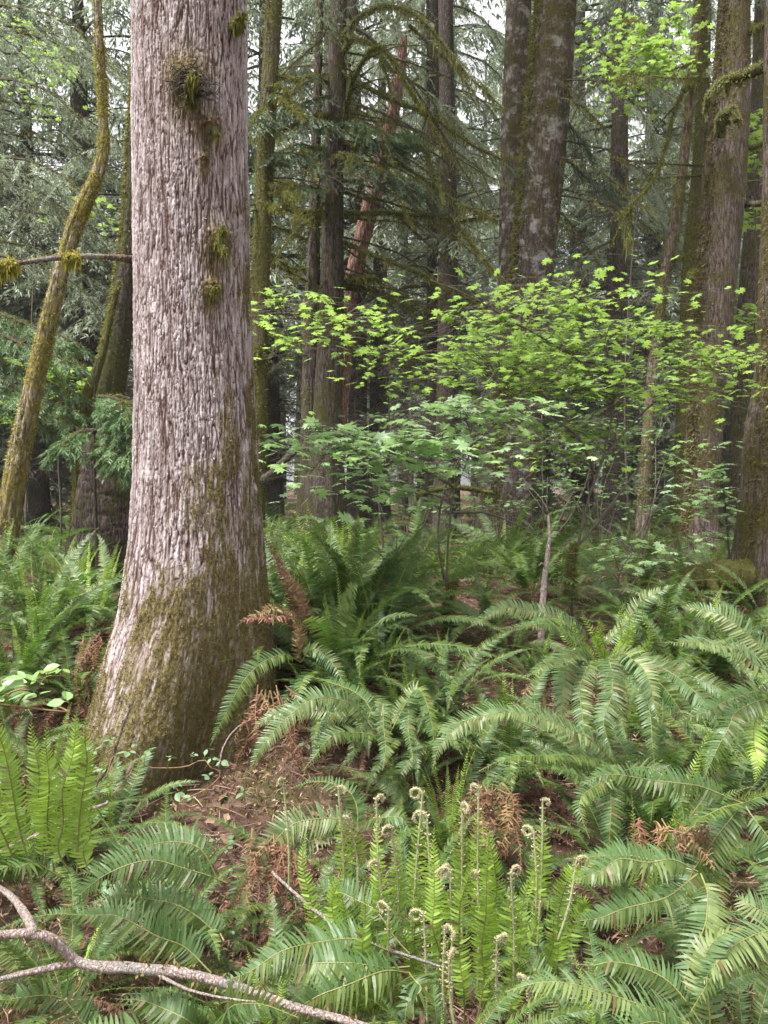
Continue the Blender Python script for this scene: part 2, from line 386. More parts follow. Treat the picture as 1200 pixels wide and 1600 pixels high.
# ------------------------------------------------------------------ the big trunk
TD = 3.75
def big_tree():
    base = np.array([at(285, 1200, TD)[0], TD, float(gz(-1.0, 3.4))])
    t = thing('conifer_tree', base, 'big tree trunk with grey scaly bark and brown moss on its flared base', 'tree')
    tab = np.array([(-5000, 262, 332), (-1500, 222, 374), (0, 208, 388), (300, 207, 389), (500, 206, 391), (620, 204, 397), (740, 201, 404), (830, 196, 409), (900, 187, 414), (960, 176, 418), (1020, 156, 422), (1100, 132, 422), (1170, 110, 410), (1250, 85, 398), (1330, 70, 392)], float)
    zt = np.array([at(300, p, TD)[2] for p in tab[:, 0]])
    o = np.argsort(zt)
    cxt = np.array([at((a + b) / 2 + 5, 760, TD)[0] for a, b in tab[:, 1:]])[o]; rt = ((tab[:, 2] - tab[:, 1]) / 2 / F * TD * .955)[o]; zt = zt[o]
    zs = np.concatenate([np.arange(-.35, 4.25, .0034), np.linspace(4.3, 16, 120)])
    nu = 560; th = np.arange(nu) / nu * 2 * np.pi
    cx = np.interp(zs, zt, cxt); r = np.interp(zs, zt, rt)
    Z, TH = np.meshgrid(zs, th, indexing='ij')
    fl = np.clip((r - .33) / .12, 0, 1.6)[:, None]
    rr = r[:, None] * (1 + fl * (.10 * np.cos(3 * TH + 1.1) + .07 * np.cos(5 * TH + .3)))
    rr = rr + .012 * fbm(np.cos(TH) * 1.5, np.sin(TH) * 1.5, Z * 1.2, 31, 3)
    U = TH / (2 * np.pi)
    nc = 104; cth, sth = np.cos(TH), np.sin(TH)
    wx = .10 * fbm(cth * 4, sth * 4, Z * 5, 41, 3); wz = .06 * fbm(cth * 9, sth * 9, Z * 9, 44, 3)
    rough = fbm(cth * 40, sth * 40, Z * 13, 45, 4)
    f1 = np.abs(fbm(cth * 16 + wx * 3, sth * 16 - wx * 3, Z * 3.6 + wz * 4, 42, 2))
    f2 = np.abs(fbm(cth * 24 + wx * 4, sth * 24 + wx * 3, Z * 5.5 + wz * 6, 46, 2))
    e1, c1 = voro(U * nc + 1.1 * fbm(cth * 9, sth * 9, Z * 13, 47, 3), Z / .13 + 1.2 * fbm(cth * 12, sth * 12, Z * 6, 48, 2), nc, 3)
    e2, c2 = voro(U * nc * 2 + .9 * rough, Z / .055 + .9 * rough, nc * 2, 8)
    pl = np.minimum(sstep(.0, .13, f1 + .04 * rough), .25 + .75 * sstep(.0, .09, f2 + .03 * rough))
    pl = np.minimum(pl, .30 + .70 * sstep(.0, .24, e1 + .12 * rough))
    pl = pl * (.84 + .16 * sstep(0, .2, e2)) * (.86 + .30 * rough)
    f0 = np.abs(fbm(cth * 6 + wx * 2, sth * 6 - wx * 2, Z * 1.3 + wz * 3, 49, 3)); pl = np.minimum(pl, .12 + .88 * sstep(.0, .055, f0 + .015 * rough))      # long connected furrows
    zc = 1.55 - (628 - 760) / F * 3.42 + .025 * fbm(cth * 5, sth * 5, 0 * Z, 50, 3); pl = pl * (1 - .6 * sstep(-.1, .35, fbm(cth * 9, sth * 9, Z * 0, 58, 2)) * np.exp(-((Z - zc) / .012) ** 2) * sstep(-.9, -.5, np.sin(TH)) * sstep(.75, .3, np.sin(TH)))      # old scar across the bark
    pl = np.clip(pl * (1 + .25 * fbm(cth * 2.5, sth * 2.5, Z * 1.4, 52, 3)), 0, 1)
    tilt = (c1 - .5) * .6 + (c2 - .5) * .6 + .5 * rough
    dep = TD - rr * np.cos(TH); px = 600 + (cx[:, None] + rr * np.sin(TH)) / dep * F; py = 760 - (Z - 1.55) / dep * F      # TH = 0 faces the camera
    line = 935 - 300 * sstep(190, 410, px)
    n = fbm(np.cos(TH) * 4, np.sin(TH) * 4, Z * 4, 61, 5) + .5 * fbm(np.cos(TH) * 22, np.sin(TH) * 22, Z * 16, 67, 3)
    moss = sstep(-.25, .62, (py - line) / 420 + n * .95 - .10)
    moss = np.maximum(moss, sstep(.0, .25, np.sin(TH) - .84 + .25 * n) * sstep(3.6, 2.2, Z) * .95)
    moss = np.maximum(moss, sstep(.42, .6, n) * .5 * sstep(3.2, 1.0, Z))
    moss = np.clip(moss * (.80 + .9 * fbm(np.cos(TH) * 26, np.sin(TH) * 26, Z * 15, 69, 4) + .35 * (1 - pl)), 0, .9)
    red = sstep(.35, .75, fbm(np.cos(TH) * 5, np.sin(TH) * 5, Z * 1.6, 71, 4) + .25 * (c2 - .5)) * .6
    knots = [(300, 132, .055, .05), (330, 205, .035, .03), (345, 375, .04, .04), (333, 452, .03, .025), (323, 255, .02, .015)]
    disp = .0078 * (pl - 1) + .0035 * tilt * pl + .0022 * fbm(np.cos(TH) * 60, np.sin(TH) * 60, Z * 60, 77, 2)
    disp = disp * (1 - .45 * moss) + moss * (.004 + .007 * fbm(np.cos(TH) * 30, np.sin(TH) * 30, Z * 26, 79, 3))
    rr = rr + disp * sstep(5.5, 4, Z)
    front = np.cos(TH) > 0
    for kx, ky, ks, ka in knots:
        d2 = ((px - kx) / F * TD) ** 2 + ((py - ky) / F * TD) ** 2
        k = np.exp(-d2 / (2 * ks ** 2)) * front
        rr = rr + ka * k + .02 * k * fbm(px * .2, py * .2, 0, 83, 3)
        red = np.maximum(red, k * .45); pl = pl * (1 - .75 * k); kh = np.exp(-(((px - kx) / F * TD) ** 2 + ((py - ky - 12) / F * TD * .6) ** 2) / (2 * (ks * 1.5) ** 2)) * front; moss = np.maximum(moss, np.clip(kh * (.75 + .9 * n), 0, .9))
    V = np.stack([cx[:, None] + rr * np.sin(TH), TD - rr * np.cos(TH), Z], -1)
    mz = len(zs); i = np.arange(mz - 1)[:, None] * nu; j = np.arange(nu)[None]; k = (j + 1) % nu
    mb = MB(); mb.add(V, np.stack([i + j, i + k, i + nu + k, i + nu + j], -1).reshape(-1, 4))
    mb.build('trunk', M['big_bark'], t, attrs={'plate': pl, 'cell': np.clip(.5 + (c1 - .5) * .55 + (c2 - .5) * .5 + .45 * rough, 0, 1), 'moss': moss, 'red': red})
    # moss tufts
    rng = np.random.default_rng(5)
    Nrm = nrm(np.stack([np.sin(TH), -np.cos(TH), .15 + 0 * TH], -1))
    def sample(count, w):
        w = (w * front * (Z < 4.2)).ravel(); w = w / w.sum()
        return np.searchsorted(np.cumsum(w), rng.random(count)).clip(0, w.size - 1)
    mb = MB()
    idx = sample(60000, np.clip(moss - .15, 0, 1) ** 1.4 * (rr > 0)); B = V.reshape(-1, 3)[idx] + rng.normal(0, .003, (len(idx), 3)); NN = Nrm.reshape(-1, 3)[idx]
    D = nrm(NN + rng.normal(0, .55, NN.shape) + np.array([0, 0, -.35])); S = nrm(np.cross(D, rng.normal(0, 1, D.shape)))
    cards(mb, B - NN * .002, D, S, .005 + .012 * rng.random(len(idx)), .0025 + .003 * rng.random(len(idx)))
    tag(mb.build('moss', M['moss_brown'], t), kind='stuff')
    # bark flakes lifting at plate edges
    mb = MB(); idx = sample(700, (1 - moss) * sstep(.25, .6, pl) * (rr > 0)); B = V.reshape(-1, 3)[idx]; NN = Nrm.reshape(-1, 3)[idx]
    D = nrm(NN * .35 + np.array([0, 0, -1.]) * np.where(rng.random((len(idx), 1)) < .75, 1, -1) + rng.normal(0, .25, NN.shape)); S = nrm(np.cross(D, NN))
    cards(mb, B + NN * .001, D, S, .006 + .012 * rng.random(len(idx)), .004 + .005 * rng.random(len(idx)))
    tag(mb.build('bark_flake', plain('flake', (.17, .125, .115), (.28, .235, .23), .85, 50), t), kind='stuff')
    # stubs with moss, horizontal limb to the left
    def stub(pts, r0, nm, ml, label=None):
        P = spline([at(x, y, d) for x, y, d in pts], 12); b = MB(); tube(b, P, np.linspace(r0, r0 * .45, 12), 8, 0, .3, 7)
        s = b.build('branch_stub', M['limb_bare'], t)
        b = MB(); fuzz(b, P, np.linspace(r0, r0 * .5, 12) * 1.0, int(nm * 1.8), ml * .62, .005, rng, 0, .62)
        strands(b, P, nm // 4, .02, .09, .006, rng)
        b.build('moss', M['moss'], s)
    stub([(300, 165, 3.46), (299, 135, 3.37), (305, 112, 3.30)], .026, 380, .035)
    stub([(296, 160, 3.46), (292, 148, 3.38), (291, 128, 3.33)], .016, 30, .02)
    stub([(368, 44, 3.60), (374, 34, 3.54), (380, 20, 3.50)], .03, 420, .03)
    stub([(340, 385, 3.50), (346, 370, 3.42), (349, 352, 3.38)], .017, 240, .025)
    stub([(345, 382, 3.48), (350, 385, 3.40), (351, 396, 3.37)], .012, 120, .025)
    stub([(335, 455, 3.48), (336, 450, 3.42), (338, 446, 3.40)], .014, 60, .018)
    stub([(330, 205, 3.47), (336, 203, 3.42), (340, 212, 3.40)], .018, 70, .02)
    # tangle of dead twigs and moss round the knot
    b = MB()
    for q in range(150):
        a = rng.random() * 6.28; rad = .015 + .115 * rng.random() ** 1.5; p0 = at(302 + rng.normal(0, 10), 128 + rng.normal(0, 12), 3.40)
        p1 = p0 + np.array([math.cos(a) * rad, -.01 - .03 * rng.random(), math.sin(a) * rad * .7 - .03]); pm = (p0 + p1) / 2 + rng.normal(0, .012, 3)
        tube(b, spline([p0, pm, p1], 5), [.0032, .003, .0026, .002, .001], 3)
    b.build('twig_tangle', M['limb_bare'], t)
    pts = [(209, 407, 3.74), (195, 404, 3.66), (160, 401, 3.58), (110, 402, 3.52), (50, 408, 3.46), (0, 418, 3.44), (-80, 440, 3.44)]
    P = spline([at(*p) for p in pts], 40); rad = np.interp(np.linspace(0, 1, 40), [0, .05, .2, 1], [.026, .019, .0135, .008])
    b = MB(); tube(b, P, rad, 8, 0, .25, 3); br = b.build('branch', bark_mat('limb_pink', (.10, .06, .05), (.27, .2, .18), (.12, .12, .03), .1, .5, 4.), t)
    b = MB(); fuzz(b, P[25:], rad[25:] * 1.9, 3800, .028, .006, rng, 0, .6); strands(b, P[25:], 420, .03, .11, .008, rng)
    fuzz(b, P[13:17], rad[13:17] * 2.0, 420, .024, .006, rng, 0, .65); strands(b, P[13:17], 120, .03, .10, .008, rng)
    fuzz(b, P[4:24], rad[4:24], 160, .012, .005, rng, 0, .2)
    b.build('moss', M['moss_gold'], br)
    return t
big_tree()

# ------------------------------------------------------------------ trunks seen one by one
NEEDLE_CROWNS = []
def trunk_mesh(mb, P, rad, seg=40, amp=.05, seed=0, flare=1.0, freq=1.0):
    """tapered trunk with ridged bark; P densely sampled from the ground up"""
    n = len(P); T, N, B = frames(P); th = np.arange(seg) / seg * 2 * np.pi
    s = np.concatenate([[0], np.cumsum(np.linalg.norm(np.diff(P, axis=0), axis=1))])
    S, TH = np.meshgrid(s, th, indexing='ij')
    rr = rad[:, None] * (1 + flare * .9 * np.exp(-S / .35) * (.45 + .35 * np.cos(4 * TH + seed) + .2 * np.cos(7 * TH + seed * 2)))
    q = 1 / np.maximum(rad.mean(), .02)
    rr = rr * (1 + amp * fbm(np.cos(TH) * 5 * freq, np.sin(TH) * 5 * freq, S * .8 * q * .12, seed, 3) + amp * .6 * fbm(np.cos(TH) * 2, np.sin(TH) * 2, S * 1.1, seed + 3, 3))
    e, c = voro(TH / (2 * np.pi) * 22, S / (.16 if rad.mean() > .1 else .08), 22, seed + 9)
    rr = rr * (1 + amp * .45 * (sstep(0, .3, e) - 1))
    V = P[:, None] + rr[..., None] * (np.cos(TH)[..., None] * N[:, None] + np.sin(TH)[..., None] * B[:, None])
    i = np.arange(n - 1)[:, None] * seg; j = np.arange(seg)[None]; k = (j + 1) % seg
    Q = np.stack([i + j, i + k, i + seg + k, i + seg + j], -1).reshape(-1, 4)
    caps = np.array([[(n - 1) * seg + a, (n - 1) * seg + (a + 1) % seg, n * seg] for a in range(seg)])
    mb.add(np.concatenate([V.reshape(-1, 3), [P[-1] + T[-1] * .02]]), [Q, caps])

def px_trunk(name, label, cat, rows, depth, mat, seed, amp=.06, ext=True, lean=0.0, moss=None, flare=1.0, top_z=14., group=None, moss_side=None):
    """rows: (x, y, width) in the photograph from the base up"""
    rows = np.array(rows, float)
    pts = np.array([at(x, y, depth + lean * k / max(1, len(rows) - 1)) for k, (x, y, w) in enumerate(rows)])
    rad = rows[:, 2] / 2 / F * depth * (.85 if name == 'leaning_tree' else .97)
    g = float(gz(pts[0][0], pts[0][1]))
    foot = pts[0] + (pts[0] - pts[1]) / max(pts[1][2] - pts[0][2], .05) * max(pts[0][2] - g + .25, 0)
    if pts[0][2] > g - .2: pts = np.concatenate([[foot], pts]); rad = np.concatenate([[rad[0] * 1.02], rad])
    if ext and pts[-1][2] < top_z:
        d = nrm(pts[-1] - pts[-2]); d = nrm(d + np.array([0, 0, .6])); q = pts[-1] + d * (top_z - pts[-1][2]) / d[2]
        pts = np.concatenate([pts, [q]]); rad = np.concatenate([rad, [rad[-1] * .5]])
    C = spline(np.concatenate([pts, rad[:, None]], 1), 170)
    base = np.array([C[0][0], C[0][1], g]); t = thing(name, base, label, cat, group)
    mb = MB(); trunk_mesh(mb, C[:, :3], C[:, 3], 44, amp, seed, flare); mb.build('trunk', M[mat], t)
    if moss:
        rng = np.random.default_rng(seed + 100); n, L, W, mm = moss[:4]
        vis = C[C[:, 2] < 1.55 + depth * .72]
        b = MB(); fuzz(b, vis[:, :3], vis[:, 3], n, L, W, rng, 0, .35, patch=moss[4] if len(moss) > 4 else 2.2)
        if moss_side is not None:      # a thick strip of moss up one side
            T, N, B = frames(vis[:, :3]); k = rng.integers(0, len(vis), n); f = rng.random((n, 1))
            dirn = nrm(np.array(moss_side) + rng.normal(0, .28, (n, 3))); c = vis[k, :3] + f * (vis[np.minimum(k + 1, len(vis) - 1), :3] - vis[k, :3])
            D = nrm(dirn + np.array([0, 0, -.6]) + rng.normal(0, .4, (n, 3))); cards(b, c + dirn * vis[k, 3:4] * .97, D, nrm(np.cross(D, rng.normal(0, 1, (n, 3)))), L * (.6 + rng.random(n)), W * (.6 + rng.random(n)))
        tag(b.build('moss', M[mm], t), kind='stuff')
    return t, C

TREES = {}
TREES['front'] = px_trunk('conifer_tree', 'thick mossy trunk with pale lichen patches behind the maple, thicker one of a leaning pair', 'tree',
    [(800, 862, 74), (803, 780, 68), (812, 640, 70), (822, 520, 68), (829, 440, 68), (843, 300, 70), (856, 150, 70), (868, 0, 66)], 10.0, 'trunk_lichen', 3, .07, moss=(5200, .05, .014, 'moss'), moss_side=(-1, -.35, 0), group='conifer trunks')
TREES['back'] = px_trunk('conifer_tree', 'slimmer lichen-spotted trunk just behind the thick mossy one of a leaning pair', 'tree',
    [(772, 848, 52), (783, 600, 42), (797, 440, 40), (800, 300, 39), (806, 150, 41), (811, 0, 39)], 12.0, 'trunk_lichen', 8, .06, group='conifer trunks')
TREES['right'] = px_trunk('conifer_tree', 'tall straight brown trunk with a mossy left side and curved mossy limb at its top', 'tree',
    [(1093, 885, 60), (1094, 800, 53), (1101, 650, 56), (1110, 520, 63), (1121, 400, 65), (1131, 280, 65), (1141, 150, 58), (1147, 0, 46)], 9.2, 'trunk_right', 15, .07, moss=(4200, .045, .013, 'moss_brown'), moss_side=(-1, -.5, 0), group='conifer trunks')
TREES['edge'] = px_trunk('conifer_tree', 'mossy grey trunk with a bulge, cut off by the right border of the photo', 'tree',
    [(1213, 950, 126), (1216, 850, 122), (1222, 750, 122), (1229, 670, 124), (1240, 600, 118), (1245, 450, 112), (1250, 250, 106), (1252, 0, 100)], 6.2, 'trunk_right', 21, .07, moss=(5200, .035, .01, 'moss_brown'), moss_side=(-1, -.6, 0), group='conifer trunks')
TREES['thin'] = px_trunk('thin_tree', 'thin crooked reddish trunk with moss on its lower part, left of the straight brown trunk', 'tree',
    [(1000, 880, 19), (1010, 700, 18), (1022, 560, 17), (1036, 450, 16), (1050, 380, 17), (1062, 300, 15), (1074, 200, 15), (1085, 80, 13), (1091, 0, 12)], 9.8, 'trunk_thin', 24, .12, moss=(2600, .05, .014, 'moss'), top_z=11)
TREES['shade'] = px_trunk('conifer_tree', 'dark shaded mossy trunk half hidden between the thin crooked trunk and the brown trunk', 'tree',
    [(1066, 830, 28), (1072, 560, 25), (1078, 400, 21), (1088, 280, 16), (1097, 100, 13)], 11.0, 'trunk_moss', 27, .08, moss=(2600, .06, .015, 'moss'), group='conifer trunks')
TREES['gap'] = px_trunk('conifer_tree', 'dim mossy trunk in the gap between the straight brown trunk and the right border', 'tree',
    [(1158, 830, 38), (1164, 560, 34), (1171, 450, 30), (1178, 330, 25), (1186, 100, 20)], 11.6, 'trunk_dark', 33, .08, moss=(2000, .06, .015, 'moss'), group='conifer trunks')
TREES['centre'] = px_trunk('conifer_tree', 'straight red-brown trunk with many mossy dead limbs sweeping down to the right', 'tree',
    [(508, 790, 66), (510, 700, 52), (514, 600, 45), (519, 450, 38), (521, 300, 33), (526, 150, 30), (529, 0, 28)], 10.0, 'trunk_dark', 37, .07, moss=(900, .05, .014, 'moss'), group='conifer trunks')
TREES['twin'] = px_trunk('conifer_tree', 'slender dark trunk touching the left side of the red-brown limbed trunk', 'tree',
    [(482, 790, 36), (484, 650, 28), (487, 500, 25), (490, 400, 20), (492, 300, 17), (496, 150, 14), (500, 0, 13)], 10.1, 'trunk_dark', 39, .08, moss=(900, .05, .014, 'moss'), group='conifer trunks')
TREES['snag'] = px_trunk('dead_snag', 'leaning rotten red snag with peeling wood and a broken top', 'dead tree',
    [(520, 760, 34), (530, 620, 30), (545, 470, 27), (562, 390, 26), (582, 310, 25), (600, 240, 23), (615, 170, 20), (626, 100, 17), (632, 56, 9)], 10.8, 'snag', 45, .22, ext=False, flare=.3)
TREES['dim'] = px_trunk('conifer_tree', 'dark straight trunk standing against a white gap beyond the maple leaves', 'tree',
    [(592, 760, 36), (593, 600, 30), (593, 500, 26), (594, 400, 21), (596, 250, 16)], 18.0, 'trunk_dark', 51, .06, group='conifer trunks')
TREES['olive'] = px_trunk('conifer_tree', 'olive moss-covered trunk close behind the right edge of the big grey trunk', 'tree',
    [(398, 760, 34), (404, 600, 27), (407, 450, 28), (412, 300, 28), (420, 150, 26), (428, 0, 26)], 8.0, 'trunk_moss', 55, .07, moss=(3600, .04, .012, 'moss'), group='conifer trunks')
TREES['lean'] = px_trunk('leaning_tree', 'leaning bent trunk wrapped in golden moss, left of the big grey trunk', 'tree',
    [(16, 790, 42), (34, 690, 37), (54, 600, 33), (77, 500, 29), (100, 410, 26), (125, 335, 27), (148, 283, 24), (161, 238, 20), (161, 180, 16), (157, 100, 15), (152, 0, 14)], 6.5, 'trunk_gold', 61, .22, moss=(11000, .026, .008, 'moss_gold', 5.0), top_z=8, flare=.4)
TREES['stub'] = px_trunk('dark_tree', 'dark leaning trunk with mossy edge, mostly hidden by the left edge of the big trunk', 'tree',
    [(150, 790, 70), (164, 640, 56), (178, 560, 46), (191, 480, 38), (200, 400, 30), (212, 200, 22), (222, 0, 18)], 7.6, 'trunk_stub', 66, .1, moss=(3000, .04, .011, 'moss'), moss_side=(-1, -.3, 0))
TREES['mossrib'] = px_trunk('mossy_sapling', 'slim moss-covered stem leaning against the dark trunk left of the big trunk', 'tree',
    [(128, 760, 30), (126, 660, 26), (140, 610, 20), (158, 560, 13), (172, 500, 10), (186, 440, 8)], 7.2, 'trunk_moss', 69, .14, ext=False, moss=(1400, .03, .01, 'moss'), flare=.3)
# a low nurse stump among the ferns at left
t_, C_ = px_trunk('rotten_stump', 'low dark rotten stump with a ragged top among ferns left of the big trunk', 'stump',
    [(165, 800, 100), (168, 740, 86), (172, 690, 74), (176, 668, 40)], 7.0, 'trunk_dark', 71, .12, ext=False, moss=(1600, .03, .01, 'moss'), flare=.5)

# ------------------------------------------------------------------ conifer foliage
def bough_leaves(mb, P, rng, tw=.5, n_tw=16, n_lf=5, L=.16, W=.04, droop=.25, t0=.12, ang=40, mat=0, hang=.0):
    """flat sprays of needle twigs along both sides of a limb"""
    P = np.asarray(P, float); m = len(P); T, N, B = frames(P)
    S0 = nrm(np.cross(T, [0, 0, 1.]))
    n = n_tw * 2
    t = t0 + (1 - t0) * (np.repeat(np.arange(n_tw), 2) + rng.random(n)) / n_tw; t = np.clip(t, 0, .999)
    side = np.tile([1, -1], n_tw)
    i = np.minimum((t * (m - 1)).astype(int), m - 2); f = (t * (m - 1) - i)[:, None]
    c = P[i] * (1 - f) + P[i + 1] * f
    a = R(ang) + rng.normal(0, .22, n)
    D = nrm(S0[i] * (side * np.cos(a))[:, None] + T[i] * np.sin(a)[:, None] + np.array([0, 0, -1.]) * (droop + hang * rng.random((n, 1))) + rng.normal(0, .12, (n, 3)))
    TL = tw * (.35 + .65 * np.sin(np.pi * np.clip(.15 + .8 * t, 0, 1))) * (.6 + .7 * rng.random(n))
    s = (np.arange(n_lf) + .6) / n_lf
    cc = c[:, None] + D[:, None] * (TL[:, None] * s)[..., None] - np.array([0, 0, 1.]) * (droop * .5 * TL[:, None] * s ** 2)[..., None]
    Wd = nrm(np.cross(D, nrm(np.array([0, 0, 1.]) + rng.normal(0, .35, (n, 3)))))
    BB, DD, SS = [], [], []
    for sg in (1, -1, 0):
        al = R(48) * sg
        d = nrm(D[:, None] * math.cos(al) + Wd[:, None] * math.sin(al) + rng.normal(0, .16, (n, n_lf, 3)) - np.array([0, 0, .15]))
        BB.append(cc); DD.append(d); SS.append(nrm(np.cross(d, nrm(np.array([0, 0, 1.]) + rng.normal(0, .5, (n, n_lf, 3))))))
    BB = np.concatenate(BB).reshape(-1, 3); DD = np.concatenate(DD).reshape(-1, 3); SS = np.concatenate(SS).reshape(-1, 3)
    k = len(BB); cards(mb, BB, DD, SS, L * (.6 + .7 * rng.random(k)), W * (.7 + .6 * rng.random(k)), mat, .15)
    return c, D, TL

def limb_path(p0, az, L, rise, sag, rng, n=14, wig=.03):
    t = np.linspace(0, 1, n)[:, None]; d = np.array([math.cos(az), math.sin(az), 0])
    P = p0 + d * L * t + np.array([0, 0, 1.]) * (rise * t - sag * t ** 2) * L
    j = np.cumsum(rng.normal(0, wig, (n, 3)), 0) * L / n * 3; return P + j * t

def crown_mesh(seed, H, z0, rmax, nb, mat, dens=1.0, L=.17, W=.045):
    rng = np.random.default_rng(seed); mb = MB(); lm = MB()
    for k in range(nb):
        f = (k + rng.random()) / nb; z = z0 + (H - z0) * f
        bl = rmax * (1 - f) ** .75 * (.65 + .5 * rng.random()) + .3
        P = limb_path(np.array([0, 0, z]), rng.random() * 6.283, bl, .10 + .25 * f, .35 + .25 * rng.random(), rng)
        bough_leaves(mb, P, rng, .28 + .22 * bl, int((5 + 5 * bl) * dens), 4, L, W, .3, .15, 40, 0, .5)
        tube(lm, P, np.linspace(.012 + .012 * bl, .004, len(P)), 4)
    return mb.mesh('crown', [M[mat]], smooth=False), lm.mesh('limbwork', [M['limb_bare']])

def bare_limbs(seed, z0, z1, n, Lmax):
    """fine dead lower branches of a forest conifer"""
    rng = np.random.default_rng(seed); mb = MB()
    for k in range(n):
        z = z0 + (z1 - z0) * rng.random(); L = Lmax * (.4 + .6 * rng.random()); az = rng.random() * 6.283
        P = limb_path(np.array([0, 0, z]), az, L, .05 + .2 * rng.random(), .3 + .4 * rng.random(), rng, 9)
        tube(mb, P, np.linspace(.016, .004, 9), 4)
        for q in range(int(3 + 4 * L)):
            i = rng.integers(2, 8); a2 = az + rng.choice([-1, 1]) * (.5 + .6 * rng.random())
            P2 = limb_path(P[i], a2, L * (.15 + .3 * rng.random()), .0, .5, rng, 5); tube(mb, P2, np.linspace(.007, .002, 5), 3)
    return mb.mesh('dead_branchwork', [M['limb_bare']])

print('crowns')
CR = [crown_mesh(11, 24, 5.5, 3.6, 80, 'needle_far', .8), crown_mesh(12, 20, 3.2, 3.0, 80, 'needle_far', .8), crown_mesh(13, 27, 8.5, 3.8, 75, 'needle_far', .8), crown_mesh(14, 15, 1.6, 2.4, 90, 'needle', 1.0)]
BARE = [bare_limbs(21, 1.8, 10, 110, 2.6), bare_limbs(22, 1.2, 7, 90, 2.3)]
def far_trunk(seed, H, r):
    z = np.linspace(-.4, H, 60); rng = np.random.default_rng(seed)
    P = np.stack([.12 * np.sin(z * .21 + seed), .1 * np.cos(z * .17 + seed) - .1 * math.cos(seed), z], -1)
    mb = MB(); trunk_mesh(mb, P, r * (1 - .8 * np.clip(z / H, 0, 1)), 16, .07, seed, .6); return mb.mesh('trunk', [M['trunk_far']])
FT = [far_trunk(31, 24, .30), far_trunk(32, 20, .24), far_trunk(33, 27, .34), far_trunk(34, 15, .15)]

def far_tree(x, y, v, label, group, sc=1.0, bare=None, crown=True):
    t = thing('conifer_tree', (x, y, float(gz(x, y))), label, 'tree', group)
    rz = random.random() * 6.283
    child('trunk', FT[v], t, rot=(0, 0, rz), sc=sc)
    if crown:
        child('crown', CR[v][0], t, rot=(0, 0, rz), sc=sc); 
        if y < 32: child('limbwork', CR[v][1], t, rot=(0, 0, rz), sc=sc)
    if bare is not None and y < 34: 
        for q in range(2 if y < 26 else 1): child('dead_branchwork', BARE[(bare + q) % 2], t, rot=(0, 0, rz + 1 + 2 * q), sc=sc)
    return t
random.seed(4)
FAR = []
def try_far(n, ylo, yhi, vs_, label, group, mind, scl=(.85, 1.15), keep=None, bare=0):
    c = 0; tries = 0
    while c < n and tries < 4000:
        tries += 1
        y = ylo + (yhi - ylo) * random.random(); x = (random.random() * 2 - 1) * (y * .60 + 1.5)
        px = 600 + x / y * F
        if keep and not keep(px, y): continue
        if any((x - a) ** 2 + (y - b) ** 2 < mind ** 2 for a, b in FAR): continue
        FAR.append((x, y)); v = random.choice(vs_)
        far_tree(x, y, v, label, group, scl[0] + (scl[1] - scl[0]) * random.random(), bare); c += 1
GAPS = [(575, 612), (735, 765), (446, 470)]
def nogap(px, y): return not any(a - 6 < px < b + 6 for a, b in GAPS)
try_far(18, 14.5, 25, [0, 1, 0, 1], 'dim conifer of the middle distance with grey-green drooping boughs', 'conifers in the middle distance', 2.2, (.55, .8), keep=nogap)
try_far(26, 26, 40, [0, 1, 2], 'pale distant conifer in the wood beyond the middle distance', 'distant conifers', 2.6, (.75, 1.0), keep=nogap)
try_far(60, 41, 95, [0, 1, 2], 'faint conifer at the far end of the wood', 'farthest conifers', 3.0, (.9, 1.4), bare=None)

for px, d, v, sc in [(425, 17, 0, .85), (905, 20, 2, .9), (960, 17.5, 1, .8), (60, 16, 1, .85), (-30, 19, 0, .9)  , (1020, 25, 0, 1.1)]:
    p = at(px, 760, d); FAR.append((p[0], p[1])); far_tree(p[0], p[1], v, 'tall conifer closing the view between the nearer trunks', 'tall conifers between the trunks', sc, 0)
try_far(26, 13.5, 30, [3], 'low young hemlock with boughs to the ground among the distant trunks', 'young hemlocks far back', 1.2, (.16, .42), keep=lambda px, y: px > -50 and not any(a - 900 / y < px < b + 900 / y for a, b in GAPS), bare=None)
# crowns above the frame for the trunks seen one by one: they shade the forest floor
for k, (key, s) in enumerate([('front', 1.0), ('right', 1.0), ('centre', .9), ('olive', .8)]):
    t, C = TREES[key]; top = C[-1][:3]; b = np.array(t['_o'])
    z0 = {'front': 10, 'right': 9.2, 'back': 10.5, 'centre': 9, 'olive': 8, 'edge': 7, 'gap': 10}[key]
    i = int(np.argmin(abs(C[:, 2] - z0 - 2))); c = C[i][:3]
    child('crown', CR[k % 3][0], t, (c[0] - b[0], c[1] - b[1], z0 - 5.5 * .62), (0, 0, k * 1.3), .62 * s)

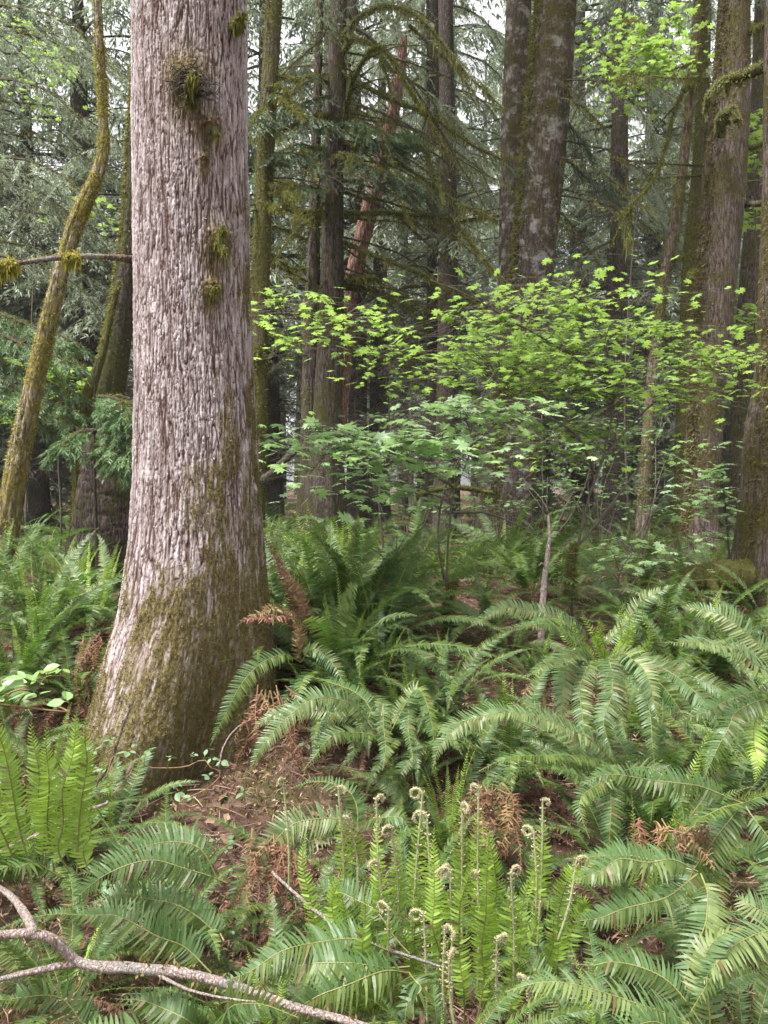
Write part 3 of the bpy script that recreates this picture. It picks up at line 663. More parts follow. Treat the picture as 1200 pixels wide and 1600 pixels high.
# ------------------------------------------------------------------ limbs, boughs and hanging moss of the seen trees
rngL = np.random.default_rng(77)
def limb(tree, pts, r0, r1=.006, moss=1.0, hang=1.0, green=None, twigs=6, mat='limb', hl=.16):
    """pts: (x, y, depth) of the photograph. Returns the branch object"""
    t = tree[0]; r0 = r0 * 1.15; P = spline([at(*p) for p in pts], 26); P[1:] += np.cumsum(rngL.normal(0, .006, (25, 3)), 0) * .6
    Ln = np.linalg.norm(np.diff(P, axis=0), axis=1).sum(); rad = np.linspace(r0, r1, 26)
    b = MB(); tube(b, P, rad, 7, 0, .25, int(rngL.integers(99)))
    ends = []
    for q in range(twigs):
        i = int(rngL.integers(5, 24)); d = nrm(P[i] - P[i - 1]); s = nrm(np.cross(d, [0, 0, 1.])) * rngL.choice([-1, 1])
        v = nrm(d * (.5 + rngL.random()) + s * (.3 + .9 * rngL.random()) + np.array([0, 0, -.5 + .7 * rngL.random()])); l = Ln * (.08 + .22 * rngL.random())
        P2 = spline([P[i], P[i] + v * l * .5 + [0, 0, .02], P[i] + v * l - [0, 0, .12 * l]], 7); tube(b, P2, np.linspace(rad[i] * .5, .003, 7), 4); ends.append(P2)
    o = b.build('branch', M[mat], t)
    b = MB(); n = int(340 * Ln * moss)
    if n: fuzz(b, P, rad * 1.15, n, .026, .011, rngL, 0, .35, .2)
    if hang: strands(b, P, int(34 * Ln * hang), .03, hl, .012, rngL)
    for P2 in ends:
        if moss: fuzz(b, P2, .008, int(40 * moss), .028, .01, rngL, 0, .4)
        if hang: strands(b, P2, int(12 * hang), .03, hl * .7, .011, rngL)
    if b.n: b.build('moss', M['moss_hang'] if hang > 1 else M['moss'], o)
    if green:
        b = MB(); c, D, TL = bough_leaves(b, P, rngL, green[0], int(green[1] * 1.15), 15, .046, .010, .25, green[2] if len(green) > 2 else .2, 45, 0, .3)
        b.build('needle_spray', M[green[3] if len(green) > 3 else 'needle'], o, smooth=False)
    return o
ce = TREES['centre']; fr = TREES['front']; ri = TREES['right']; tw = TREES['twin']; ol = TREES['olive']; th_ = TREES['thin']; ed = TREES['edge']
limb(ce, [(536, 205, 10), (560, 110, 9.2), (592, 70, 8.8), (640, 130, 8.6), (700, 240, 8.5)], .030, moss=2, hang=1)
limb(ce, [(534, 60, 10), (565, 25, 9.3), (605, 12, 8.9), (645, 25, 8.6), (680, 60, 8.5), (730, 120, 8.5)], .028, moss=2, hang=2.2, hl=.3)
limb(ce, [(534, 85, 10), (555, 62, 9.5), (585, 75, 9.2), (602, 110, 9.0), (612, 150, 8.9)], .03, moss=2.5, hang=1.5)
limb(ce, [(540, 120, 10), (600, 150, 9.4), (680, 185, 9.0), (740, 225, 8.8), (790, 250, 8.8)], .035, moss=1.5, hang=1)
limb(ce, [(536, 30, 10), (590, 70, 9.4), (650, 140, 9.0), (720, 260, 9), (760, 330, 9)], .024, .004, moss=.6, hang=.6, mat='limb_bare')
limb(ce, [(640, 40, 8.8), (690, 90, 8.7), (740, 130, 8.6), (790, 180, 8.6)], .018, .004, moss=.7, hang=2, mat='limb_bare')
limb(ce, [(540, 335, 10), (600, 335, 9.5), (660, 340, 9.3), (720, 346, 9.2), (778, 340, 9.2)], .030, .012, moss=2.2, hang=1.5, hl=.22)
limb(ce, [(540, 380, 10), (580, 395, 9.6), (640, 420, 9.3), (700, 445, 9.2), (770, 495, 9.0)], .030, .010, moss=1.2, hang=.7)
limb(ce, [(540, 230, 10), (600, 232, 9.5), (667, 236, 9.2), (672, 262, 9.1), (695, 300, 9.0)], .034, .018, moss=2.6, hang=1.4)
limb(ce, [(600, 240, 9.5), (640, 265, 9.3), (690, 300, 9.1), (740, 330, 9.0), (780, 350, 9.0)], .024, .008, moss=1.5, hang=1.8, hl=.35)
limb(ce, [(700, 330, 9.2), (730, 370, 9.0), (770, 420, 8.9), (800, 450, 8.9)], .024, .01, moss=2, hang=1.5)
limb(ce, [(540, 300, 10), (610, 330, 9.7), (680, 390, 9.6), (730, 420, 9.5)], .018, .004, moss=.5, hang=.4, mat='limb_bare')
limb(ce, [(538, 160, 10), (580, 170, 9.6), (650, 200, 9.4), (740, 260, 9.3), (800, 290, 9.3)], .016, .004, moss=.5, hang=1.4, mat='limb_bare', hl=.3)
limb(ce, [(538, 440, 10), (575, 436, 9.7), (590, 438, 9.6)], .03, .018, moss=2, hang=1)
limb(ce, [(540, 420, 10), (600, 440, 9.6), (660, 480, 9.4), (720, 500, 9.3)], .014, .004, moss=.3, hang=.3, mat='limb_bare')
limb(ce, [(515, 330, 10), (470, 335, 9.4), (430, 330, 9.2), (395, 345, 9.0)], .026, .010, moss=2, hang=1)
limb(ce, [(515, 130, 10), (480, 120, 9.5), (455, 150, 9.2), (425, 200, 9.0)], .022, .006, moss=1.5, hang=1.2, green=(.35, 14))
limb(ce, [(518, 180, 10), (470, 185, 9.4), (440, 195, 9.2), (400, 205, 9.0)], .03, .012, moss=2.5, hang=1)
limb(ce, [(512, 235, 10), (480, 230, 9.5), (450, 245, 9.3), (420, 265, 9.1)], .022, .007, moss=1.2, hang=.8, green=(.32, 14))
limb(ce, [(515, 25, 10), (495, 70, 9.3), (460, 100, 9.1), (430, 130, 9)], .018, .005, moss=.5, hang=.5, mat='limb_bare')
limb(tw, [(482, 340, 10), (450, 320, 9.6), (420, 300, 9.4)], .016, .006, moss=1.5, hang=1)
limb(tw, [(480, 375, 10), (450, 360, 9.6), (415, 352, 9.4), (398, 358, 9.3)], .016, .006, moss=1.5, hang=1)
limb(tw, [(480, 420, 10), (450, 418, 9.7), (420, 400, 9.5)], .016, .006, moss=1.5, hang=1)
limb(tw, [(480, 440, 10), (455, 425, 9.7), (415, 405, 9.5)], .013, .004, moss=1, hang=.6)
limb(ce, [(540, 200, 10), (560, 205, 9.6), (585, 220, 9.4), (640, 225, 9.2)], .018, .006, moss=.8, hang=.8, green=(.42, 18, .3))
limb(ce, [(525, 265, 10), (560, 255, 9.4), (600, 270, 9.1), (660, 290, 8.9)], .02, .006, moss=.8, hang=.8, green=(.45, 20, .2))
limb(ce, [(530, 265, 10), (545, 245, 9.3), (552, 255, 9.1), (556, 275, 9.0)], .02, .01, moss=2.5, hang=3, hl=.2)
limb(ce, [(600, 100, 10), (680, 150, 10), (760, 230, 10), (800, 260, 10)], .016, .004, moss=.4, hang=1, green=(.35, 16, .3, 'needle_far'), mat='limb_bare')
for k in range(32):      # many thinner dead limbs round the red-brown trunk and the slim one beside it
    y = 20 + 470 * rngL.random(); sd = 1 if rngL.random() < .72 else -1; ln = (90 + 190 * rngL.random()) * (1 if sd > 0 else .55)
    x0 = 522; dy = 20 + 130 * rngL.random(); d1 = 10 + rngL.normal(0, .9)
    limb(ce, [(x0 + sd * 8, y, 10), (x0 + sd * ln * .5, y + dy * .25, (10 + d1) / 2), (x0 + sd * ln, y + dy, d1)], .013, .003, moss=.35 + .5 * rngL.random(), hang=.5 * rngL.random(), mat='limb_bare' if rngL.random() < .6 else 'limb', twigs=7)
for k in range(30):
    y = 150 + 420 * rngL.random(); tr, x0, dd = [(fr, 820, 10), (tw, 486, 10.1), (ol, 408, 8), (TREES['back'], 790, 12), (TREES['dim'], 594, 17)][k % 5]; sd = rngL.choice([-1, 1])
    ln = (70 + 130 * rngL.random()); dy = 10 + 90 * rngL.random()
    limb(tr, [(x0, y, dd), (x0 + sd * ln * .5, y + dy * .2, dd + rngL.normal(0, .5)), (x0 + sd * ln, y + dy, dd + rngL.normal(0, 1))], .009, .002, moss=.15, hang=0, mat='limb_bare', twigs=9)
for (pts, g) in [([(536, 190, 10), (560, 188, 9.5), (600, 205, 9.2), (650, 215, 9.0)], (.42, 20, .12, 'needle_fresh')), ([(520, 240, 10), (470, 225, 9.5), (430, 240, 9.2), (400, 262, 9.0)], (.38, 18, .1, 'needle_fresh')), ([(536, 285, 10), (580, 280, 9.4), (630, 290, 9.1), (690, 318, 9.0)], (.42, 20, .12, 'needle')),
                ([(518, 150, 10), (480, 160, 9.5), (440, 180, 9.2)], (.36, 16, .1, 'needle')), ([(516, 300, 10), (480, 290, 9.5), (440, 300, 9.2), (405, 320, 9.1)], (.34, 16, .1, 'needle_fresh'))]:
    limb(ce, pts, .014, .003, moss=.6, hang=.4, green=g, mat='limb_bare', twigs=5)
# the right-hand trees
limb(ed, [(1210, 92, 6.4), (1185, 108, 6.5), (1160, 118, 6.6), (1132, 126, 6.8), (1112, 146, 7.0), (1110, 172, 7.1)], .046, .020, moss=3.2, hang=2, hl=.12)
limb(ri, [(1160, 40, 9.2), (1185, 48, 9), (1200, 42, 8.8)], .045, .03, moss=2, hang=1)
limb(ri, [(1125, 210, 8.9), (1128, 185, 8.7), (1142, 172, 8.6), (1150, 190, 8.5)], .055, .03, moss=4, hang=2)
limb(ri, [(1080, 435, 9.0), (1085, 425, 8.9), (1080, 440, 8.8)], .04, .03, moss=3, hang=1)
limb(ri, [(1160, 320, 9.2), (1185, 318, 9), (1215, 316, 8.8)], .035, .03, moss=.4, hang=.3, mat='limb_bare')
limb(ri, [(1163, 232, 9.2), (1190, 225, 9.2), (1215, 215, 9.2)], .03, .02, moss=1, hang=.5)
limb(th_, [(1082, 132, 9.8), (1066, 142, 9.4), (1052, 175, 9.2), (1038, 230, 9.0), (1012, 290, 8.9), (980, 322, 8.8), (960, 345, 8.8)], .020, .010, moss=1.8, hang=.6)
limb(th_, [(985, 322, 8.8), (982, 345, 8.8), (978, 375, 8.8)], .02, .006, moss=2, hang=6, hl=.35)
limb(th_, [(1050, 410, 9.8), (1068, 402, 9.4), (1086, 398, 9.2)], .014, .01, moss=1, hang=.5)
for k in range(15):
    y = 30 + 330 * rngL.random(); x0, dd, tr = ((838, 10, fr) if rngL.random() < .5 else (1130, 9.6, ri)); sd = 1 if tr is fr else -1
    ln = 80 + 150 * rngL.random(); dy = -30 + 130 * rngL.random()
    limb(tr, [(x0 + sd * 20, y, dd), (x0 + sd * ln * .5, y + dy * .2, dd + rngL.normal(0, .5)), (x0 + sd * ln, y + dy, dd + rngL.normal(0, 1))], .011, .003, moss=.3, hang=.8 * rngL.random(), mat='limb_bare', twigs=6)
limb(fr, [(870, 170, 10.2), (900, 210, 10.2), (940, 270, 10.2), (975, 310, 10.2)], .02, .005, moss=.3, hang=.5, green=(.55, 22, .1, 'needle'), mat='limb_bare')
limb(fr, [(868, 230, 10.4), (890, 250, 10.6), (930, 290, 10.8), (985, 325, 11)], .02, .005, moss=.3, hang=.5, green=(.6, 22, .1, 'needle'), mat='limb_bare')
limb(ol, [(420, 150, 8), (440, 150, 7.8), (470, 180, 7.6), (520, 200, 7.5)], .016, .004, moss=.5, hang=.5, green=(.3, 18, .1))
limb(ol, [(418, 170, 8), (400, 175, 7.6), (395, 190, 7.4), (385, 210, 7.3)], .016, .004, moss=.5, hang=.5, green=(.3, 16, .05))
limb(ol, [(414, 260, 8), (440, 240, 7.7), (470, 245, 7.6), (500, 265, 7.5)], .016, .004, moss=.5, hang=.5, green=(.28, 18, .05))
limb(ol, [(410, 520, 8), (398, 545, 7.9), (392, 570, 7.8)], .03, .02, moss=2, hang=1)
for k in range(9):
    y = 60 + 480 * rngL.random(); limb(ol, [(412, y, 8), (440, y + 5, 7.9 + rngL.normal(0, .3)), (440 + 60 * rngL.random(), y + 60 * rngL.random(), 7.8 + rngL.normal(0, .4))], .011, .003, moss=1, hang=.6, mat='limb')

# hemlock just outside the left border: its drooping boughs fill the upper left
def side_hemlock(x, y, label, boughs, name='hemlock_tree', H=14, v=1, crown=False, mat='needle_far'):
    t = thing(name, (x, y, float(gz(x, y))), label, 'tree'); 
    child('trunk', FT[v], t, sc=H / [24, 20, 27, 15][v]); tr = (t, None)
    for pts, g in boughs: limb(tr, pts, .022, .004, moss=.5, hang=.4, green=g, mat='limb_bare', twigs=6)
    return t
rngB = np.random.default_rng(9)
bo = []
for k in range(13):
    y = -20 + 430 * (k + rngB.random()) / 13; d = 7.6 + 2.2 * rngB.random(); ln = 110 + 110 * rngB.random()
    bo.append(([(-120, y - 40, d + .6), (-40, y - 5, d + .2), (ln * .5, y + 18, d), (ln, y + 60 + 30 * rngB.random(), d - .2)], (.62, 26, .15, 'needle_far')))
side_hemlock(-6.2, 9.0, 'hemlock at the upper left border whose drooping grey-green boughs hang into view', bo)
bo = []
for k in range(7):
    y = 470 + 190 * (k + rngB.random()) / 7; d = 6.9 + .5 * rngB.random()
    bo.append(([(-60, y - 30, d + .5), (0, y, d + .2), (50, y + 20, d), (110 + 20 * rngB.random(), y + 50, d - .2)], (.36, 20, .1, 'needle_fresh')))
side_hemlock(-4.6, 7.6, 'young hemlock at the left border with fresh green feathery boughs at half height', bo, 'hemlock_sapling', 5, 3)
bo = []
for k in range(8):
    y = 620 + 110 * (k + rngB.random()) / 8; d = 6.0 + .4 * rngB.random(); s = rngB.choice([-1, 1])
    bo.append(([(150, y - 10, d), (150 + s * 25, y - 8, d - .1), (150 + s * 60, y + 6 + 10 * rngB.random(), d - .3)], (.24, 16, .05, 'needle_fresh')))
side_hemlock(float(at(150, 700, 6.2)[0]), 6.2, 'low hemlock sapling with flat dark green sprays beside the left edge of the big trunk', bo, 'hemlock_sapling', 2.0, 3)
bo = []
for k in range(9):
    y = -30 + 300 * (k + rngB.random()) / 9; d = 12.5 + 2 * rngB.random(); x0 = 690
    s = 1 if k % 2 else -1; ln = 60 + 90 * rngB.random()
    bo.append(([(x0, y - 20, d), (x0 + s * ln * .5, y, d - .3), (x0 + s * ln, y + 50 + 40 * rngB.random(), d - .6)], (.8, 26, .1, 'needle_far')))
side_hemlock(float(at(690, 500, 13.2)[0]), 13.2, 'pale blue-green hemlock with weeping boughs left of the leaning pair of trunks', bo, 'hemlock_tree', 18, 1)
bo = []
for k in range(9):
    y = 20 + 380 * (k + rngB.random()) / 9; d = 12.5 + 2 * rngB.random(); x0 = 955
    s = 1 if k % 2 else -1; ln = 60 + 90 * rngB.random()
    bo.append(([(x0, y - 20, d), (x0 + s * ln * .5, y, d - .3), (x0 + s * ln, y + 50 + 40 * rngB.random(), d - .6)], (.75, 24, .1, 'needle_far')))
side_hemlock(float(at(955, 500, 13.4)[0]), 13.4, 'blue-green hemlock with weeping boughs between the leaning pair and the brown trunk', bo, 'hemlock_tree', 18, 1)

# ------------------------------------------------------------------ sword ferns
def frond_geo(mb, P, W, rng, n=46, ref=None, base=.10, fold=.12, droop=.22, curl=0.0, wfac=.9, rach=.0032, open_to=1.0, tipw=.0, mats=(0, 1), jit=.06, ang0=14):
    """one frond: ribbed stalk along P with a row of narrow pointed leaflets on each side"""
    P = np.asarray(P, float); Q = spline(P, 48) if len(P) < 40 else P; m = len(Q)
    T = nrm(np.gradient(Q, axis=0))
    if ref is None: S = np.tile(np.array([0, 1., 0]), (m, 1)); S = nrm(S - T * (S * T).sum(1, keepdims=True)); Nn = np.cross(T, S)
    else:
        Nn = np.tile(nrm(np.array(ref, float)), (m, 1)); Nn = nrm(Nn - T * (Nn * T).sum(1, keepdims=True)); S = np.cross(Nn, T)
    sl_ = np.linspace(0, 1, m)[:, None]; ro = rng.normal(0, .38) * sl_ + rng.normal(0, .10) * np.sin(sl_ * 7 + rng.random() * 6)
    S, Nn = S * np.cos(ro) + Nn * np.sin(ro), Nn * np.cos(ro) - S * np.sin(ro)
    Ln = np.linalg.norm(np.diff(Q, axis=0), axis=1).sum()
    tube(mb, Q[::2], np.linspace(rach * .8, rach * .22, len(Q[::2])), 5, mats[1])
    t = base + (open_to - base) * (np.arange(n) + .5) / n
    t = np.repeat(t, 2) + np.tile([0, .3 / n], n); sd = np.tile([1., -1.], n); t = np.clip(t, 0, .999)
    i = np.minimum((t * (m - 1)).astype(int), m - 2); f = (t * (m - 1) - i)[:, None]
    lp = lambda A: A[i] * (1 - f) + A[i + 1] * f
    c, t_, s_, n_ = lp(Q), nrm(lp(T)), nrm(lp(S)), nrm(lp(Nn))
    u = (t - base) / (1 - base)
    prof = (.62 + .38 * sstep(0, .22, u)) * np.clip(1 - np.clip((u - .35) / .65, 0, 1) ** 1.9, .05, 1)
    l = W * prof * (1 + jit * rng.normal(0, 1, len(t))) * np.where(rng.random(len(t)) < .04, .2 + .6 * rng.random(len(t)), 1)
    a = R(ang0) + R(34) * u ** 3 + rng.normal(0, .05, len(t))
    fo = fold + rng.normal(0, .10, len(t))
    D = nrm(s_ * (sd * np.cos(a))[:, None] + t_ * np.sin(a)[:, None] + n_ * fo[:, None])
    sp = Ln * (open_to - base) / n * wfac; w = np.minimum(sp, .30 * l) * (.9 + .2 * rng.random(len(t)))
    E = nrm(t_ - D * (t_ * D).sum(1, keepdims=True)); tw = rng.normal(0, .30, len(t)) + .12
    E = nrm(E * np.cos(tw)[:, None] + np.cross(D, E) * np.sin(tw)[:, None])
    rows = np.array([0, .10, .45, .78, 1.0]); hw = np.array([.22, .50, .40, .24, .02])
    ln = l[:, None] * rows
    C = c[:, None] + D[:, None] * ln[..., None] - n_[:, None] * (droop * l[:, None] * rows ** 2)[..., None] + t_[:, None] * (.10 * l[:, None] * rows ** 2)[..., None]
    if curl: C = C + np.cross(D, E)[:, None] * (curl * l[:, None] * np.sin(rows * 5) * rng.normal(0, 1, (len(t), 1)))[..., None]
    h = (w[:, None] * hw)[..., None] * E[:, None]
    V = np.stack([C - h, C + h], 2).reshape(len(t), -1, 3)
    k = np.arange(4) * 2; q = np.stack([k, k + 1, k + 3, k + 2], -1)
    mb.add(V, (np.arange(len(t))[:, None, None] * 10 + q[None]).reshape(-1, 4), mats[0])

def arch(L, e0, e1, n=48, side=0.0, pw=1.0):
    """stalk in the XZ plane: leaves the crown at elevation e0 and bends over to e1"""
    s = np.linspace(0, 1, n); e = R(e0) + (R(e1) - R(e0)) * s ** pw
    d = np.stack([np.cos(e), side * s, np.sin(e)], -1) * L / (n - 1); return np.cumsum(d, 0) - d[0]
rngF = np.random.default_rng(123)
def tmpl(mat, stem, L, e0, e1, W, n, **k):
    mb = MB(); pw = k.pop('pw', 1.0); side = k.pop('side', 0); frond_geo(mb, arch(L, e0, e1, side=side, pw=pw), W, rngF, n, **k)
    return mb.mesh('frond', [M[mat], M[stem]], smooth=False)
ADULT = [tmpl('fern', 'stem', 1.0, e0, e1, (.058 + .012 * rngF.random()), 66, side=sd, pw=pw) for e0, e1, sd, pw in
         [(66, -22, .10, 1.0), (58, -35, -.12, .9), (72, 5, .05, 1.3), (50, -40, .18, 1.0), (62, -10, -.2, 1.1), (44, -28, .0, 1.0), (75, 20, -.05, 1.4), (38, -18, .12, 1.0)]]
PALE = [tmpl('fern_pale', 'stem', 1.0, e0, e1, (.060 + .012 * rngF.random()), 64, side=sd, pw=pw) for e0, e1, sd, pw in
        [(60, -30, .12, 1.0), (48, -40, -.1, 1.0), (70, 0, .0, 1.2)]]
NEW = [tmpl('fern_new', 'stem', .8, e0, e1, .036 + .008 * rngF.random(), 42, side=sd, pw=pw, fold=.3, wfac=.8) for e0, e1, sd, pw in
       [(86, 60, .05, 1.5), (80, 50, -.1, 1.6), (92, 74, .08, 2.0)]]
DEAD = [tmpl('fern_dead', 'stem_brown', .8, e0, e1, .045, 34, side=sd, curl=.25, jit=.35, droop=.7, wfac=.7) for e0, e1, sd in
        [(25, -70, .15), (10, -75, -.2), (35, -60, .05), (0, -50, .3)]]
LOW = []
for e0, e1, sd in [(62, -25, .1), (50, -35, -.12), (72, 0, .0)]:
    LOW.append(tmpl('fern', 'stem', 1.0, e0, e1, .075, 24, side=sd, wfac=1.0))

FERN_N = 0
def fern(x, y, label, group=None, size=.85, nf=14, npale=2, nnew=2, ndead=3, az=None, low=False, dz=0.0, seed=None):
    """a clump: fronds arching out of one crown, spring fronds upright in the middle, dead ones hanging below"""
    global FERN_N; FERN_N += 1
    r = random.Random(FERN_N if seed is None else seed)
    t = thing('sword_fern', (x, y, float(gz(x, y)) + .02 + dz), label, 'fern', group)
    off = r.random() * 6.283
    def put(src, k, n, s0, nm, spread=.35, pj=.26):
        a = off + 6.283 * k / max(n, 1) + r.uniform(-spread, spread)
        if az is not None: a = az[0] + (az[1] - az[0]) * (k + r.random()) / max(n, 1)
        s = s0 * r.uniform(.72, 1.12)
        o = child(nm, r.choice(src), t, (.03 * math.cos(a), .03 * math.sin(a), r.uniform(0, .03)), (r.uniform(-.25, .25), r.uniform(-pj, pj), a), (s, s * r.uniform(.9, 1.1), s))
        return o
    for k in range(nf): put(LOW if low else ADULT, k, nf, size, 'frond')
    for k in range(npale): put(PALE, k, npale, size, 'frond', 2)
    for k in range(nnew): put(NEW, k, nnew, size * .85, 'spring_frond', 2, .1)['label'] = 'upright yellow-green spring frond'
    for k in range(ndead): put(DEAD, k, ndead, size * .8, 'dead_frond', 1)['label'] = 'withered red-brown frond'
    return t

def hero(t, pts, W=.062, mat='fern', n=None, stem='stem', up=.55, nm='frond', **k):
    """one frond along its course in the photograph: (x, y, depth) from crown to tip"""
    W *= .80; P = spline([at(*p) for p in pts], 48); P += spline(np.concatenate([[[0, 0, 0]], np.cumsum(rngF.normal(0, .015, (5, 3)), 0)]) + np.arange(6)[:, None] * 1e-9, 48); Ln = np.linalg.norm(np.diff(P, axis=0), axis=1).sum()
    mid = P[24]; toc = nrm(CAM - mid); ref = np.array([0, 0, up]) + toc * (1 - up * .5) + rngF.normal(0, .08, 3)
    ref = k.pop('ref', ref)
    mb = MB(); frond_geo(mb, P, W, rngF, n or int(max(18, Ln * 90)), ref=ref, **k)
    return mb.build(nm, [M[mat], M[stem]], t, smooth=False)

def hero_fern(px, py, d, label, dz=.02):
    p = at(px, py, d); return thing('sword_fern', p, label, 'fern')

# --- ferns of the foreground, frond by frond
f = hero_fern(590, 1165, 2.95, 'pale green fern arching left towards the bare soil by the big trunk')
hero(f, [(590, 1150, 2.95), (545, 1108, 2.85), (490, 1108, 2.78), (440, 1135, 2.72), (400, 1180, 2.66), (376, 1235, 2.62)], .075, 'fern_pale')
hero(f, [(590, 1150, 2.95), (530, 1115, 2.95), (460, 1112, 2.95), (410, 1135, 2.92), (380, 1165, 2.9)], .06, 'fern_pale')
hero(f, [(592, 1150, 2.95), (560, 1130, 2.85), (520, 1150, 2.75), (490, 1190, 2.68)], .06)
hero(f, [(595, 1150, 2.95), (560, 1090, 3.05), (520, 1060, 3.15), (480, 1050, 3.25)], .06)
for q in range(5): hero(f, [(590 + q * 4, 1150, 2.95), (560 + q * 22, 1110 - 5 * q, 3.0), (530 + q * 35, 1130 + 10 * (q % 2), 2.9), (505 + q * 42, 1185 + 12 * (q % 3), 2.8)], .055)
f = hero_fern(545, 1285, 2.5, 'light green fern with one long arched frond dipping left above brown dead fronds')
hero(f, [(560, 1300, 2.5), (520, 1272, 2.46), (470, 1275, 2.42), (415, 1308, 2.38), (372, 1360, 2.34), (344, 1418, 2.30)], .082, 'fern_pale')
hero(f, [(560, 1300, 2.5), (590, 1270, 2.45), (630, 1275, 2.4), (660, 1310, 2.35)], .06)
hero(f, [(555, 1300, 2.5), (500, 1300, 2.45), (440, 1330, 2.42), (400, 1380, 2.38)], .06)
hero(f, [(560, 1300, 2.55), (540, 1240, 2.6), (500, 1210, 2.65), (450, 1210, 2.7)], .06)
f = hero_fern(458, 1030, 3.5, 'fern growing against the right side of the big trunk with a dark green drooping frond')
hero(f, [(470, 1035, 3.5), (440, 1020, 3.42), (400, 1032, 3.32), (360, 1078, 3.22), (328, 1155, 3.14)], .072)
hero(f, [(470, 1035, 3.5), (500, 1010, 3.42), (540, 1030, 3.35), (575, 1075, 3.28)], .06)
hero(f, [(470, 1035, 3.5), (465, 990, 3.5), (450, 960, 3.48), (430, 940, 3.45)], .05, 'fern_straw', stem='stem_brown', curl=.2)
f = hero_fern(960, 1215, 2.75, 'fern with a long frond arching far left over dark hollow and red dead fronds')
hero(f, [(968, 1205, 2.75), (920, 1168, 2.65), (860, 1142, 2.58), (790, 1130, 2.52), (712, 1142, 2.48)], .072, 'fern_pale')
hero(f, [(965, 1205, 2.75), (920, 1185, 2.6), (860, 1185, 2.5), (800, 1200, 2.42), (755, 1230, 2.38)], .066)
hero(f, [(968, 1205, 2.75), (930, 1215, 2.55), (905, 1250, 2.45), (918, 1305, 2.40)], .06)
hero(f, [(968, 1205, 2.75), (900, 1190, 2.6), (840, 1210, 2.5), (785, 1260, 2.42)], .06)
hero(f, [(840, 1140, 2.7), (770, 1125, 2.6), (712, 1140, 2.5), (690, 1175, 2.44), (690, 1222, 2.40)], .07, 'fern_pale')
hero(f, [(968, 1205, 2.75), (960, 1230, 2.6), (965, 1290, 2.5), (968, 1350, 2.45)], .066)
hero(f, [(970, 1205, 2.75), (1020, 1195, 2.65), (1060, 1230, 2.55), (1080, 1290, 2.48)], .066)
f = hero_fern(940, 1030, 3.25, 'large fern at right, broad glossy fronds hanging like a skirt')
for (x1, y1, x2, y2, x3, y3, mt) in [(895, 1028, 872, 1090, 868, 1175, 'fern_pale'), (925, 1030, 920, 1090, 925, 1185, 'fern'), (955, 1025, 960, 1080, 968, 1160, 'fern_pale'), (975, 1030, 1005, 1080, 1035, 1165, 'fern_pale'), (985, 1030, 1050, 1070, 1110, 1140, 'fern'), (1000, 1035, 1080, 1100, 1150, 1205, 'fern'), (1010, 1030, 1110, 1070, 1215, 1170, 'fern'), (900, 1020, 850, 1030, 800, 1065, 'fern_pale'), (890, 1015, 820, 1010, 745, 1030, 'fern'), (945, 1040, 940, 1110, 948, 1210, 'fern'), (985, 1040, 1000, 1110, 1010, 1200, 'fern')]:
    hero(f, [(942, 1035, 3.25), (x1, y1, 3.1), (x2, y2, 2.92), (x3, y3, 2.8)], .074, mt)
for q in range(11):
    x = 890 + q * 13 + rngF.normal(0, 5); top = 940 + rngF.random() * 35
    hero(f, [(935 + q * 3, 1040, 3.25), (x + 6, 1000, 3.22), (x, 970, 3.2), (x + rngF.normal(0, 6), top, 3.18)], .030, 'fern_new', n=26, up=.1, nm='spring_frond', fold=.3)
f = hero_fern(1225, 1075, 2.6, 'fern at the right border whose pale blue-green fronds reach in leftwards')
hero(f, [(1230, 1095, 2.6), (1180, 1040, 2.55), (1120, 1008, 2.5), (1060, 1000, 2.46), (1000, 1008, 2.42)], .085, 'fern_pale')
hero(f, [(1230, 1070, 2.7), (1180, 1000, 2.75), (1130, 965, 2.8), (1075, 955, 2.85)], .075, 'fern_pale')
hero(f, [(1230, 1090, 2.6), (1200, 1120, 2.5), (1190, 1180, 2.42), (1195, 1240, 2.36)], .06, 'fern_new')
hero(f, [(1230, 1095, 2.6), (1170, 1085, 2.55), (1110, 1090, 2.5), (1050, 1120, 2.45)], .07)
hero(f, [(1230, 1095, 2.6), (1180, 1110, 2.5), (1140, 1160, 2.42), (1120, 1230, 2.36)], .07)
f = hero_fern(985, 985, 4.2, 'fern frond rising to the right in front of the mossy log')
hero(f, [(930, 1010, 4.2), (975, 975, 4.15), (1015, 935, 4.1), (1062, 905, 4.05)], .085, 'fern_pale')
hero(f, [(930, 1010, 4.2), (880, 960, 4.15), (830, 945, 4.1), (770, 955, 4.05), (730, 985, 4.0)], .085, 'fern_pale')
hero(f, [(930, 1010, 4.2), (900, 985, 4.1), (850, 985, 4.0), (800, 1010, 3.9)], .08)
f = hero_fern(1160, 1265, 2.25, 'dark fern at lower right with a tall yellow-stalked frond pointing down')
hero(f, [(1160, 1255, 2.25), (1125, 1300, 2.18), (1090, 1380, 2.12), (1062, 1520, 2.05)], .085)
hero(f, [(1160, 1255, 2.25), (1090, 1226, 2.22), (1000, 1217, 2.2), (940, 1225, 2.18), (890, 1245, 2.16)], .07, up=.0)
hero(f, [(1160, 1255, 2.25), (1110, 1250, 2.2), (1080, 1270, 2.15), (1055, 1305, 2.12)], .055)
hero(f, [(1165, 1260, 2.25), (1200, 1300, 2.2), (1215, 1370, 2.15), (1210, 1440, 2.1)], .075)
hero(f, [(1160, 1255, 2.25), (1140, 1330, 2.15), (1130, 1400, 2.08), (1140, 1490, 2.0)], .08)
f = hero_fern(1085, 1370, 2.0, 'low fern at lower right with fronds fanning left over pinkish leaf litter')
hero(f, [(1090, 1362, 2.0), (1020, 1352, 1.98), (950, 1368, 1.96), (885, 1412, 1.94)], .08, up=.3)
